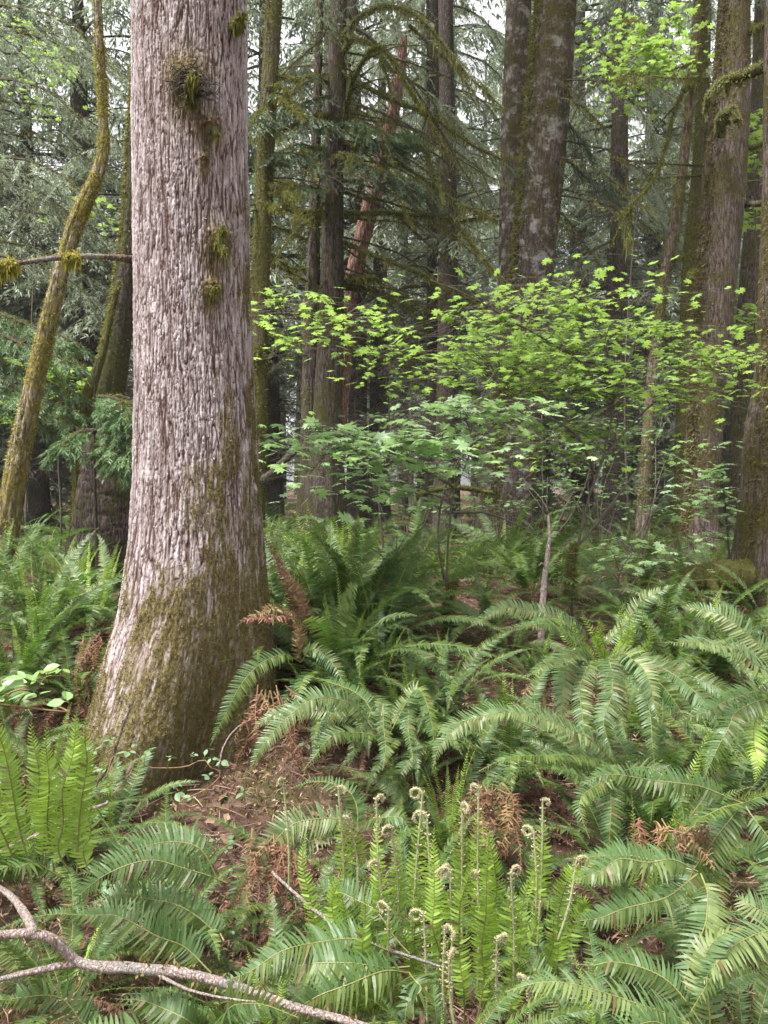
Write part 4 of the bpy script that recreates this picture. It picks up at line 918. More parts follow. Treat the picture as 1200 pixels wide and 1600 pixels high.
hero(f, [(1090, 1362, 2.0), (1040, 1340, 2.05), (970, 1330, 2.1), (900, 1350, 2.12)], .075)
hero(f, [(1090, 1365, 2.0), (1030, 1400, 1.9), (980, 1420, 1.86), (900, 1440, 1.84)], .07, up=.3)
hero(f, [(1095, 1365, 2.0), (1100, 1430, 1.9), (1070, 1500, 1.84), (1040, 1560, 1.8)], .075)
f = hero_fern(1235, 1440, 1.9, 'pale fern at the lower right border with one wide frond reaching in')
hero(f, [(1240, 1450, 1.9), (1180, 1437, 1.86), (1120, 1450, 1.82), (1062, 1490, 1.78)], .082, 'fern_pale')
hero(f, [(1240, 1450, 1.9), (1190, 1400, 1.95), (1150, 1370, 2.0), (1110, 1365, 2.05)], .07, 'fern_pale')
hero(f, [(1240, 1460, 1.9), (1180, 1490, 1.82), (1130, 1540, 1.76), (1100, 1600, 1.72)], .075)
f = hero_fern(1110, 1640, 1.75, 'pale glossy fern along the bottom border right of the curled fronds')
hero(f, [(1110, 1620, 1.75), (1050, 1560, 1.72), (970, 1522, 1.7), (890, 1510, 1.68), (820, 1520, 1.66)], .085, 'fern_pale')
hero(f, [(1110, 1620, 1.75), (1040, 1590, 1.68), (960, 1580, 1.64), (880, 1600, 1.6)], .075)
hero(f, [(1110, 1620, 1.75), (1130, 1560, 1.75), (1160, 1530, 1.74), (1210, 1520, 1.72)], .075, 'fern_pale')
hero(f, [(1110, 1620, 1.75), (1060, 1530, 1.8), (1000, 1490, 1.84), (930, 1480, 1.88)], .07)
f = hero_fern(600, 1540, 1.95, 'dark glossy fern at the bottom between fallen branch and curled fronds, fronds fanning left')
hero(f, [(640, 1500, 2.0), (560, 1460, 1.98), (470, 1462, 1.95), (390, 1490, 1.92), (305, 1530, 1.9)], .085, up=.3)
hero(f, [(640, 1510, 1.95), (560, 1500, 1.9), (480, 1515, 1.86), (400, 1560, 1.84)], .085, up=.3)
hero(f, [(640, 1520, 1.9), (590, 1540, 1.82), (520, 1570, 1.78), (450, 1620, 1.75)], .08)
hero(f, [(640, 1490, 2.0), (600, 1440, 2.05), (540, 1410, 2.1), (470, 1410, 2.14)], .08)
hero(f, [(640, 1520, 1.9), (650, 1570, 1.8), (620, 1620, 1.75)], .07)
f = hero_fern(400, 1450, 2.15, 'dark fern left of centre with bent yellow stalks lying low over leaf litter')
hero(f, [(345, 1385, 2.25), (300, 1335, 2.25), (240, 1320, 2.24), (170, 1330, 2.22), (110, 1352, 2.2)], .085, up=.25)
hero(f, [(355, 1380, 2.2), (310, 1358, 2.18), (240, 1345, 2.14), (160, 1370, 2.1), (115, 1400, 2.08)], .08, up=.25)
hero(f, [(330, 1520, 2.0), (280, 1470, 2.0), (200, 1428, 2.0), (140, 1424, 1.98), (85, 1432, 1.96)], .085, up=.3)
hero(f, [(345, 1470, 2.1), (300, 1420, 2.1), (240, 1398, 2.08), (170, 1400, 2.06)], .08, up=.3)
hero(f, [(350, 1470, 2.1), (330, 1410, 2.2), (290, 1385, 2.25), (240, 1385, 2.3)], .07)
f = hero_fern(240, 1600, 1.7, 'fern under the fallen branch at the bottom left with one dark leaf tip over it')
hero(f, [(300, 1640, 1.75), (240, 1580, 1.72), (180, 1560, 1.7), (110, 1580, 1.68)], .075, 'fern_pale')
hero(f, [(300, 1640, 1.75), (280, 1570, 1.7), (230, 1540, 1.7), (170, 1540, 1.72)], .07)
hero(f, [(320, 1640, 1.7), (360, 1590, 1.66), (420, 1580, 1.62), (480, 1600, 1.6)], .075)
hero(f, [(160, 1640, 1.7), (110, 1590, 1.66), (60, 1580, 1.64), (0, 1600, 1.62)], .07)
f = hero_fern(95, 1360, 1.95, 'bright spring-green fern at the left border with upright fronds')
for (x0, x1, y1, w) in [(55, 30, 1110, .048), (75, 62, 1120, .05), (100, 105, 1130, .052), (118, 135, 1135, .05), (40, -5, 1150, .05), (130, 118, 1195, .045), (20, -40, 1120, .05), (110, 90, 1105, .045)]:
    hero(f, [(x0 + 10, 1365, 1.95), (x0 + (x1 - x0) * .2, 1290, 1.92), (x0 + (x1 - x0) * .6, 1200, 1.9), (x1, y1, 1.88)], w, 'fern_new', up=.1, fold=.25, nm='spring_frond', wfac=.85)
hero(f, [(95, 1370, 1.95), (60, 1330, 1.9), (20, 1330, 1.85), (-30, 1360, 1.8)], .06)

# --- centre: tall upright ferns behind, between trunk and maple
f = hero_fern(560, 1005, 4.7, 'tall dark fern with upright feathery fronds right of the big trunk, below the maple')
for (x1, y1, x2, y2) in [(520, 900, 480, 800), (545, 890, 545, 795), (575, 910, 600, 850), (600, 920, 660, 835), (610, 940, 705, 820), (510, 940, 450, 880), (540, 930, 505, 860), (620, 960, 690, 900), (560, 890, 570, 830)]:
    hero(f, [(560, 1005, 4.7), (x1, y1 + 20, 4.55), ((x1 + x2) / 2, (y1 + y2) / 2 - 4, 4.45), (x2, y2, 4.35)], .10, 'fern_pale' if rngF.random() < .4 else 'fern', up=.0, wfac=.72)
f = hero_fern(500, 850, 6.4, 'bright yellow-green upright fern below the maple beside the red-brown trunk')
for q in range(9): hero(f, [(490 + q * 4, 880, 6.4), (455 + q * 12, 840, 6.35), (440 + q * 13, 785 + 12 * rngF.random(), 6.3)], .05, 'fern_new', up=.0, n=24, nm='spring_frond', fold=.25)

# --- generic clumps: one per hollow the photograph shows filled
G = 'sword ferns of the forest floor'
KS = 1.18
def pxfern(px, py, d, *a, **k):
    p = at(px, py, d); return fern(p[0], p[1], *a, **k)
for (px, d, lab, kw) in [
    (60, 4.6, 'leafy sword fern left of the big trunk, nearest its moss', dict(size=.8, nf=14, nnew=5)),
    (140, 5.0, 'pale-fronded sword fern tucked against the left flank of the big trunk', dict(size=.85, nf=12, npale=6)),
    (-10, 5.6, 'sword fern at the left border below the leaning golden trunk', dict(size=.9, nf=16, nnew=6)),
    (95, 6.2, 'yellow-green sword fern standing upright below the dark leaning trunk', dict(size=.8, nf=8, nnew=10)),
    (20, 3.9, 'sword fern at the left border above the bright spring fern', dict(size=.75, nf=12, npale=4)),
    (110, 4.0, 'drooping sword fern beside red dead fronds left of the trunk base', dict(size=.6, nf=10, npale=3, ndead=6)),
    (640, 3.6, 'sword fern with thin brown stalks in the middle of the clearing', dict(size=.6, nf=12, nnew=6, ndead=5)),
    (700, 3.0, 'sword fern with upright spring fronds left of the long arching frond', dict(size=.6, nf=10, nnew=6, ndead=6)),
    (800, 3.4, 'sword fern in front of the pink upright stick', dict(size=.65, nf=14, npale=3, ndead=5)),
    (760, 2.6, 'sword fern half hidden behind the tallest curled fronds', dict(size=.5, nf=10, ndead=10)),
    (640, 2.45, 'sword fern of brown withered fronds left of the curled fronds', dict(size=.5, nf=6, ndead=12)),
    (480, 2.6, 'withered brown fern clump below the long dipping frond', dict(size=.5, nf=3, npale=0, nnew=0, ndead=14)),
    (1040, 2.9, 'deep green sword fern below the skirted fern at right', dict(size=.75, nf=16, npale=3)),
    (1150, 3.3, 'sword fern behind the pale border fern at right', dict(size=.8, nf=16, npale=4)),
    (1000, 2.5, 'dark sword fern in the shaded hollow at right', dict(size=.6, nf=14, ndead=6)),
    (880, 2.2, 'low sword fern just right of the curled fronds', dict(size=.5, nf=12, ndead=6)),
    (960, 1.85, 'sword fern near the bottom edge over pink litter', dict(size=.45, nf=10, ndead=4)),
    (1180, 1.9, 'sword fern in the bottom right corner', dict(size=.5, nf=12, npale=4)),
    (700, 1.75, 'sword fern at the bottom edge under the curled fronds', dict(size=.42, nf=14, ndead=4)),
    (430, 1.9, 'sword fern beneath the right end of the fallen branch', dict(size=.45, nf=12, ndead=4)),
    (90, 2.1, 'sword fern above the fork of the fallen branch', dict(size=.5, nf=10, ndead=6)),
    (250, 2.35, 'flat sword fern on the litter below the trunk foot', dict(size=.45, nf=9, ndead=6)),
    (30, 2.7, 'sword fern at the left border behind the salmonberry leaves', dict(size=.6, nf=12, npale=3, ndead=4)),
    (520, 3.9, 'sword fern right of the trunk with a bare straw frond', dict(size=.7, nf=12, npale=3, ndead=5)),
    (430, 4.3, 'shaded sword fern behind the right edge of the trunk base', dict(size=.8, nf=12, ndead=6)),
    (640, 5.6, 'sword fern under the pale lower maple leaves', dict(size=.95, nf=16, npale=5)),
    (760, 5.0, 'sword fern beside the mossy foot of the maple stems', dict(size=.7, nf=12, ndead=5)),
    (830, 6.5, 'bluish sword fern behind the pink upright stick', dict(size=.9, nf=16, npale=6)),
    (1090, 4.4, 'sword fern in front of the mossy log', dict(size=.7, nf=14, npale=4)),
    (1000, 6.3, 'dim sword fern under the low sapling leaves', dict(size=.7, nf=12)),
    (780, 8.4, 'bluish sword fern at the foot of the thick mossy trunk', dict(size=1.0, nf=18, npale=6))]:
    p = at(px, 760, d); kw['nf'] = int(kw['nf'] * 1.35) + 2; kw['size'] *= KS; kw['ndead'] = kw.get('ndead', 3) + 3; fern(p[0], p[1], lab, G, **kw)
random.seed(12)
placed = []
for (n, lo, hi, d0, d1, lab, kw) in [
    (18, -60, 200, 5.0, 11, 'sword fern in the shady thicket left of the big trunk', dict(size=.85, nf=11, npale=3, nnew=4, ndead=1, low=True)),
    (17, 400, 780, 5.2, 10, 'sword fern in the shade beneath and behind the maple', dict(size=.95, nf=12, npale=3, nnew=2, ndead=1, low=True)),
    (17, 740, 1200, 5.2, 10, 'sword fern in the dim hollow in front of the right-hand trunks', dict(size=.85, nf=11, npale=3, nnew=1, ndead=2, low=True)),
    (90, -80, 1280, 10, 26, 'small distant sword fern among the far trunks', dict(size=1.0, nf=9, npale=3, nnew=1, ndead=0, low=True))]:
    c = 0
    while c < n:
        px = lo + (hi - lo) * random.random(); d = d0 + (d1 - d0) * random.random(); p = at(px, 760, d)
        if any((p[0] - a) ** 2 + (p[1] - b) ** 2 < .16 for a, b in placed): continue
        placed.append((p[0], p[1])); c += 1; fern(p[0], p[1], lab, lab, **kw)

for (n, lo, hi, d0, d1, lab, kw) in [(12, 430, 860, 3.0, 4.6, 'ragged sword fern with withered stalks between the big trunk and the maple', dict(size=.62, nf=9, npale=3, nnew=2, ndead=7)),
    (8, -30, 190, 2.7, 4.4, 'small sword fern over red-brown litter left of the trunk base', dict(size=.55, nf=9, npale=3, nnew=2, ndead=5)),
    (9, 425, 600, 3.7, 4.9, 'tall dark sword fern crowding the right side of the big trunk', dict(size=.95, nf=13, npale=3, nnew=3, ndead=3)),
    (9, 940, 1230, 3.4, 5.2, 'sword fern on the rise between the skirted fern and the mossy log', dict(size=.75, nf=13, npale=3, nnew=2, ndead=3)),
    (10, 330, 560, 1.9, 2.9, 'small withered fern on the bare soil right of the trunk base', dict(size=.36, nf=4, npale=1, nnew=0, ndead=9))]:
    c = 0
    for _ in range(600):
        if c >= n: break
        px = lo + (hi - lo) * random.random(); d = d0 + (d1 - d0) * random.random(); p = at(px, 760, d)
        if any((p[0] - a) ** 2 + (p[1] - b) ** 2 < .035 for a, b in placed) or (p[0] + .98) ** 2 + (p[1] - 3.75) ** 2 < .45: continue
        placed.append((p[0], p[1])); c += 1; fern(p[0], p[1], lab, lab, **kw)

# ------------------------------------------------------------------ the curled spring fronds in front
def crozier(t, x0, y0, x1, y1, d, curl=11, turn=1, leaf=0.0, green=0.0, thick=.0046, hang=0):
    """stalk from (x0, y0) to (x1, y1) ending in a spiral of `curl` pixels radius"""
    rng = rngF; A = at(x0, y0, d); g = float(gz(A[0], A[1]))
    Bp = at(x1, y1 + curl, d - .03); up = nrm(Bp - A); Ln = np.linalg.norm(Bp - A)
    stem = spline([A, A + up * Ln * .5 + rng.normal(0, .008, 3), Bp], 26)
    rad0 = curl / F * d; tv = nrm(stem[-1] - stem[-2]); az = turn * (0.25 + .5 * rng.random()) * (1 if rng.random() < .6 else -1)
    sv = nrm(np.array([turn * 1.0, rng.normal(0, .7), 0])); sv = nrm(sv - tv * tv.dot(sv))
    th = np.linspace(0, 2 * np.pi * (.60 + .42 * rng.random()), 30); rr = rad0 * (1 - .085 * th); rr = np.maximum(rr, rad0 * .22)
    c = Bp + sv * rad0
    spi = c + (-sv[None] * np.cos(th)[:, None] + tv[None] * np.sin(th)[:, None]) * rr[:, None]
    P = np.concatenate([stem, spi[1:]]); n = len(P)
    rad = np.concatenate([np.linspace(thick * .9, thick * .62, 26), np.linspace(thick * .66, thick * .55, 29)])
    mb = MB(); tube(mb, P, rad, 7, 0)
    o = mb.build('fiddlehead', M['crozier'], t)
    b = MB(); fuzz(b, P[6:], rad[6:] * 1.05, int(420 + 600 * Ln), .0040, .0018, rng, 0, .1, 0, .9)
    # rolled leaf buds: two beaded rows up the stalk and round the curl
    lo = int(26 * .55)
    T, N, B_ = frames(P)
    for k in range(lo, 27, 2):
        for s in (1, -1):
            d_ = nrm(np.cross(T[k], [0, -1, 0]) * s + rng.normal(0, .25, 3)); q = P[k] + d_ * (rad[k] + .0025)
            tube(b, np.array([q - d_ * .004, q + d_ * .003 + T[k] * .002, q + d_ * .004 + T[k] * .005]), [.0018, .0022, .0010], 5, 0)
    b.build('scales', M['scale'], o)
    if leaf:
        k1 = int(26 * .94); m2 = MB(); nn = int(Ln * leaf * 70)
        frond_geo(m2, spline(stem[:k1], 48), .030 + .016 * rng.random(), rng, max(10, nn), ref=nrm(np.array([rng.normal(0, .5), -1, .2])), base=max(.03, 1 - leaf), open_to=.97, fold=.25, rach=.002, wfac=.8)
        m2.build('leaflets', [M['fern_new'], M['crozier']], o, smooth=False)
    return o
f = hero_fern(680, 1600, 2.05, 'cluster of hairy tan fiddleheads uncurling from bright green young fern fronds')
for a in [(535, 1470, 529, 1226, 2.15, 7, 1, .7), (594, 1480, 588, 1243, 2.15, 7, 1, .7), (556, 1420, 546, 1272, 2.2, 9, -1, .5), (452, 1390, 442, 1214, 2.3, 5, -1, 0), (668, 1600, 662, 1420, 1.98, 12, -1, 0), (612, 1570, 607, 1412, 2.0, 12, -1, .3),
          (700, 1620, 695, 1440, 1.92, 12, 1, 0), (706, 1600, 703, 1352, 2.0, 11, -1, .3), (600, 1470, 590, 1340, 2.08, 9, -1, .6), (620, 1480, 612, 1285, 2.12, 10, -1, .75), (676, 1500, 667, 1265, 2.1, 12, -1, .7), (722, 1480, 722, 1250, 2.12, 9, 1, .7),
          (748, 1490, 748, 1226, 2.12, 7, -1, .75), (838, 1500, 848, 1246, 2.15, 6, 1, .6), (832, 1470, 834, 1292, 2.1, 11, -1, .6), (802, 1560, 798, 1356, 2.02, 11, 1, .6), (782, 1600, 777, 1460, 1.92, 9, 1, 0), (746, 1560, 746, 1360, 2.05, 6, -1, .4),
          (680, 1560, 690, 1352, 2.04, 8, 1, .4), (826, 1620, 823, 1524, 1.88, 8, -1, 0), (712, 1620, 703, 1486, 1.88, 6, 1, 0), (640, 1520, 660, 1232, 2.2, 11, -1, .6), (770, 1540, 760, 1380, 2.1, 8, 1, .6)]:
    crozier(f, *a)
hero(f, [(868, 1520, 2.1), (866, 1440, 2.08), (872, 1370, 2.06), (900, 1335, 2.05)], .05, 'fern_new', up=.1, nm='spring_frond', fold=.3)
crozier(f, 872, 1470, 900, 1335, 2.05, 11, 1, .2)
for q in range(20):
    x = 480 + 400 * rngF.random(); top = 1290 + 130 * rngF.random(); d = 1.98 + .25 * rngF.random()
    hero(f, [(690 + (x - 690) * .75, 1600, d), (690 + (x - 690) * .9, 1500, d - .01), (x, (1500 + top) / 2 - 30, d - .02), (x + rngF.normal(0, 12), top, d - .03)], .040 + .012 * rngF.random(), 'fern_new', up=.05, nm='spring_frond', fold=.25, wfac=.82)

# ------------------------------------------------------------------ vine maples
def maple_leaf_tmpl(lobes=9):
    """round leaf cut into pointed lobes"""
    v = [(0, 0, 0)]; 
    for k in range(lobes):
        a = R(-90 - 150) + R(300) * k / (lobes - 1) + R(180); r = 1 - .18 * abs(k - (lobes - 1) / 2) / ((lobes - 1) / 2)
        if k: am = a - R(150) / (lobes - 1); v.append((.62 * r * math.cos(am), .62 * r * math.sin(am), -.02))
        v.append((r * math.cos(a), r * math.sin(a), -.10))
    v = np.array(v) ; n = len(v); 
    T = np.array([[0, k, k + 1] for k in range(1, n - 1)]); return v[:, [1, 0, 2]] * [1, -1, 1] + [0, 0, 0], T
_lv, _lt = maple_leaf_tmpl()
_lv = _lv[:, [1, 0, 2]]                      # leaf points along local x
if _lv[5][0] < 0: _lv = _lv * [-1, 1, 1]
def put_leaves(mb, B, D, rng, size, tilt=.35, mat=0, tmpl=None, trn=None):
    lv, lt = (_lv, _lt) if tmpl is None else tmpl
    n = len(B); N = nrm(np.array([0, 0, 1.]) + rng.normal(0, tilt, (n, 3))); D = nrm(D - N * (D * N).sum(1, keepdims=True)); S = np.cross(N, D)
    s = size * (.45 + .85 * rng.random(n)); f = 1 + .5 * rng.normal(0, 1, n)
    V = B[:, None] + s[:, None, None] * (lv[None, :, 0:1] * D[:, None] + lv[None, :, 1:2] * S[:, None] + (lv[None, :, 2:3] * f[:, None, None]) * N[:, None])
    m = len(lv); mb.add(V, (np.arange(n)[:, None, None] * m + lt[None]).reshape(-1, 3), mat)
rngM = np.random.default_rng(31)
def maple(base_px, d, label, stems, targets, mat='maple', leaf=.062, lv=11, spread=.30, nm='vine_maple', r0=.011, group=None, foot=None, cat='shrub', rbranch=.0045):
    bp = at(*base_px, d); t = thing(nm, (bp[0], bp[1], float(gz(bp[0], bp[1]))), label, cat, group)
    nodes_ = []
    for st in stems:
        P = spline([at(*p) for p in st], 30); P = P + np.cumsum(rngM.normal(0, .004, P.shape), 0) * .5
        P[0] = at(*st[0]); 
        if abs(P[0][2] - float(gz(P[0][0], P[0][1]))) > .05 and st is stems[0]: P = np.concatenate([[np.array([P[0][0], P[0][1], float(gz(P[0][0], P[0][1])) - .05])], P])
        mb = MB(); tube(mb, P, np.linspace(r0, .003, len(P)), 6, 0, .2, 5); mb.build('stem', M['twig'], t); nodes_.append(P)
    ND = np.concatenate(nodes_)
    if foot:
        P = spline([at(*p) for p in foot], 14); mb = MB(); tube(mb, P, np.linspace(.05, .022, 14), 9, 0, .35, 4); fo = mb.build('root_foot', M['trunk_moss'], t)
        mb = MB(); fuzz(mb, P, np.linspace(.05, .024, 14), 700, .025, .008, rngM, 0, .3); mb.build('moss', M['moss'], fo)
    for (x, y, dd, n) in targets:
        n = int(n * lv / 10)
        p1 = at(x, y, dd)
        c = np.linalg.norm((ND - p1) * [1, 1, 1.6], axis=1) + 2.0 * np.maximum(ND[:, 2] - p1[2] + .08, 0) + .15 * rngM.random(len(ND)); s = ND[int(np.argmin(c))]
        mid = (s + p1) / 2 + np.array([0, 0, .04 + .1 * np.linalg.norm(p1 - s)]) + rngM.normal(0, .03, 3)
        P = spline([s, mid, p1], 16); Ln = np.linalg.norm(p1 - s)
        mb = MB(); tube(mb, P, np.linspace(rbranch, .0015, 16), 4); o = mb.build('branch', M['twig'], t)
        b = MB(); T = nrm(np.gradient(P, axis=0)); k = 7 + (rngM.random(n) * 9).astype(int)
        off = rngM.normal(0, 1, (n, 3)) * [spread, spread, .012]; q = P[k] + off * np.minimum(1, .35 + rngM.random((n, 1)))
        q[:, 2] -= .25 * np.linalg.norm(off[:, :2], axis=1) ** 2
        q[:, 2] += rngM.choice([0, .05, -.06], n) * .6
        D = nrm(off * [1, 1, 0] + T[k] * .12 + rngM.normal(0, .12, (n, 3)) - [0, 0, .05]); put_leaves(b, q, D, rngM, leaf, .27)
        for j in range(0, n, 2):
            a0 = P[max(3, k[j] - 2)]; tube(mb, np.array([a0, (a0 + q[j]) / 2 + [0, 0, .012], q[j]]), [.0016, .0012, .0008], 3)
        o.data = mb.mesh('branch', [M['twig']], t['_o'])
        b.build('leaves', M[mat], o, smooth=False)
    return t
def tg(n, x0, x1, y0, y1, d0, d1, nl):
    nl = int(nl * 1.3)
    return [(x0 + (x1 - x0) * rngM.random(), y0 + (y1 - y0) * rngM.random(), d0 + (d1 - d0) * rngM.random(), nl) for _ in range(n)]
# the middle one: low flat tiers, leaf colour lightened for sky reflection
maple((700, 985), 4.9, 'vine maple in the middle, thin bent stems and low flat tiers of pale leaves',
    [[(697, 985, 4.9), (700, 900, 4.9), (704, 830, 4.88), (712, 770, 4.85), (736, 712, 4.8), (742, 650, 4.8), (775, 580, 4.8)],
     [(694, 905, 4.9), (686, 850, 4.9), (690, 790, 4.9), (720, 720, 4.9), (775, 665, 4.9), (850, 580, 4.9), (900, 520, 4.9)],
     [(705, 800, 4.88), (760, 802, 4.8), (810, 822, 4.75), (850, 842, 4.7)],
     [(715, 765, 4.85), (660, 735, 4.6), (605, 708, 4.4), (540, 690, 4.3)]],
    [(470, 690, 4.25, 12), (500, 700, 4.3, 12), (535, 690, 4.3, 16), (480, 745, 4.3, 10), (520, 760, 4.35, 10), (565, 705, 4.35, 14), (600, 690, 4.3, 16), (640, 685, 4.3, 16), (680, 690, 4.4, 14), (590, 735, 4.4, 12), (560, 775, 4.5, 8), (620, 770, 4.6, 10), (660, 660, 4.5, 12), (720, 660, 4.5, 14), (760, 680, 4.5, 14), (700, 630, 4.6, 14), (780, 640, 4.5, 16), (830, 640, 4.5, 16), (730, 740, 4.6, 10)],
    'maple_pale', .056, lv=28, foot=[(702, 995, 4.9), (700, 960, 4.9), (704, 925, 4.9), (712, 905, 4.9)])
# the left one: a thin stem with bright tiers reaching behind the big trunk
maple((604, 870, ), 5.6, 'slender vine maple stretching bright tiers left to the edge of the big trunk',
    [[(600, 870, 5.6), (594, 760, 5.6), (608, 660, 5.6), (600, 580, 5.5), (570, 520, 5.4), (500, 490, 5.3), (420, 490, 5.2)]],
    [(410, 470, 5.1, 16), (450, 478, 5.1, 20), (500, 470, 5.2, 22), (540, 490, 5.2, 24), (420, 515, 5.0, 20), (470, 520, 5.1, 22), (520, 525, 5.2, 24), (570, 520, 5.2, 24), (600, 545, 5.2, 22), (560, 495, 5.3, 20), (630, 550, 5.3, 20), (490, 545, 5.2, 14), (590, 480, 5.4, 12), (650, 590, 5.4, 20), (445, 495, 5.0, 16)],
    'maple', .046, spread=.32)
# the big one on the right
maple((895, 920), 5.6, 'largest vine maple, dense with layered bright leaves',
    [[(893, 925, 5.6), (900, 860, 5.6), (915, 790, 5.6), (942, 710, 5.6), (956, 620, 5.6), (948, 560, 5.55), (925, 500, 5.5), (890, 445, 5.5)],
     [(940, 720, 5.6), (990, 660, 5.7), (1050, 610, 5.8), (1120, 575, 5.9), (1165, 570, 6.0)],
     [(952, 640, 5.6), (985, 560, 5.6), (1015, 500, 5.7), (1040, 465, 5.7)],
     [(955, 600, 5.6), (880, 545, 5.3), (800, 500, 5.1), (730, 460, 5.0), (670, 435, 5.0)],
     [(905, 850, 5.6), (960, 780, 5.6), (1020, 700, 5.6), (1080, 640, 5.6)],
     [(930, 740, 5.6), (900, 680, 5.4), (840, 640, 5.2), (780, 600, 5.1)]],
    [(675, 434, 5.0, 6), (700, 448, 5.0, 8), (720, 490, 5.0, 12), (760, 478, 5.0, 16), (700, 545, 5.1, 20), (745, 520, 5.0, 18), (790, 500, 5.1, 20), (820, 470, 5.2, 18)]
    + [(920, 397, 5.5, 8), (900, 422, 5.5, 10), (950, 430, 5.5, 12), (860, 430, 5.5, 8), (985, 445, 5.6, 14), (1040, 460, 5.6, 14)]
    + tg(20, 660, 880, 520, 620, 4.9, 5.8, 22) + tg(25, 820, 1070, 460, 580, 5.1, 6.2, 22) + tg(18, 800, 1100, 570, 680, 5.2, 6.3, 20) + tg(12, 1060, 1185, 530, 620, 5.6, 6.3, 16) + tg(8, 780, 980, 660, 720, 5.6, 6.4, 14),
    'maple', .046, spread=.33, r0=.013, foot=[(890, 935, 5.6), (892, 905, 5.6), (893, 870, 5.6), (900, 850, 5.6)])
maple((1130, 880), 6.6, 'small vine maple with sparse leaf tiers by the foot of the brown trunk',
    [[(1140, 900, 6.6), (1135, 800, 6.6), (1120, 700, 6.5), (1100, 640, 6.5)]],
    tg(14, 1070, 1160, 670, 850, 6.2, 6.8, 10), 'maple_pale', .055, spread=.22)
maple((975, 950), 5.2, 'low sapling with a few pale leaves held flat over brown twigs',
    [[(975, 960, 5.2), (968, 900, 5.2), (985, 865, 5.2)], [(970, 930, 5.2), (1010, 890, 5.3), (1050, 872, 5.3)]],
    [(930, 858, 5.1, 7), (960, 850, 5.2, 8), (990, 848, 5.2, 9), (935, 890, 5.1, 6), (1000, 880, 5.2, 8), (1040, 870, 5.2, 10), (1085, 880, 5.3, 8), (1060, 858, 5.4, 6)], 'maple_pale', .048, spread=.17)
maple((622, 900), 4.6, 'tiny maple seedling with one tuft of leaves among the tall dark ferns',
    [[(622, 930, 4.6), (620, 880, 4.6), (618, 850, 4.6)]], [(612, 848, 4.55, 8), (640, 842, 4.55, 6), (490, 875, 4.6, 6)], 'maple_pale', .045, spread=.12)
maple((1000, 860), 9.0, 'bright maple sapling high up between the leaning pair and a thin trunk',
    [[(985, 870, 9.2), (978, 600, 9.2), (990, 400, 9.2), (1010, 220, 9.1), (1020, 60, 9.0)]],
    tg(13, 925, 1085, 25, 95, 8.4, 9.6, 16) + tg(6, 1000, 1090, 75, 120, 8.4, 9.6, 12) + tg(4, 935, 990, 105, 155, 8.8, 9.2, 10), 'maple', .060, spread=.26, cat='tree', nm='maple_sapling', r0=.016)
maple((1178, 880), 10.5, 'maple sapling glowing bright green in the gap between brown trunk and right border',
    [[(1180, 880, 10.5), (1176, 600, 10.5), (1182, 400, 10.4), (1180, 250, 10.4)]],
    tg(8, 1168, 1195, 170, 340, 10, 10.8, 20) + tg(6, 1140, 1190, 480, 560, 10, 10.8, 14), 'maple', .09, spread=.25, cat='tree', nm='maple_sapling', r0=.016)
maple((92, 790), 8.6, 'bright little maple glimpsed between the golden leaning trunk and the dark trunk',
    [[(95, 800, 8.6), (92, 680, 8.6), (98, 600, 8.5)]], tg(6, 82, 112, 565, 620, 8.3, 8.7, 16), 'maple', .075, spread=.25)
maple((40, 790), 12.5, 'tall maple glimpsed as yellow-green patches behind the drooping boughs at upper left',
    [[(40, 800, 12.5), (50, 500, 12.5), (60, 250, 12.4), (60, 60, 12.3)]], tg(9, 10, 130, 5, 190, 11.8, 12.8, 12) + tg(4, 140, 200, 300, 360, 12, 12.8, 10), 'maple', .085, spread=.3, cat='tree', nm='maple_sapling', r0=.02)
maple((20, 790), 9.6, 'pale maple bush behind the left border boughs',
    [[(10, 800, 9.6), (20, 650, 9.6), (15, 540, 9.5)]], tg(9, -10, 60, 540, 660, 9.2, 9.8, 16), 'maple', .075, spread=.35)
# dim understorey shrubs with thin bare stems
for (px, d, lab) in [(640, 7.6, 'dim huckleberry bush with wiry stems right of the dark straight trunk'), (860, 7.4, 'dim huckleberry bush behind the largest maple stem'), (1000, 7.8, 'twiggy huckleberry bush left of the brown trunk foot'), (740, 8.8, 'dim huckleberry bush left of the thick mossy trunk'), (940, 9.2, 'dim huckleberry bush right of the thick mossy trunk')]:
    st = []
    for q in range(7):
        x1 = px + rngM.normal(0, 55); y1 = 640 + 130 * rngM.random(); st.append([(px + rngM.normal(0, 8), 870, d), ((px + x1) / 2 + rngM.normal(0, 10), 800, d + rngM.normal(0, .1)), (x1, y1, d + rngM.normal(0, .4))])
    maple((px, 870), d, lab, st, tg(12, px - 80, px + 80, 650, 800, d - .5, d + .5, 16), 'bramble', .035, spread=.22, nm='huckleberry_bush', r0=.007)

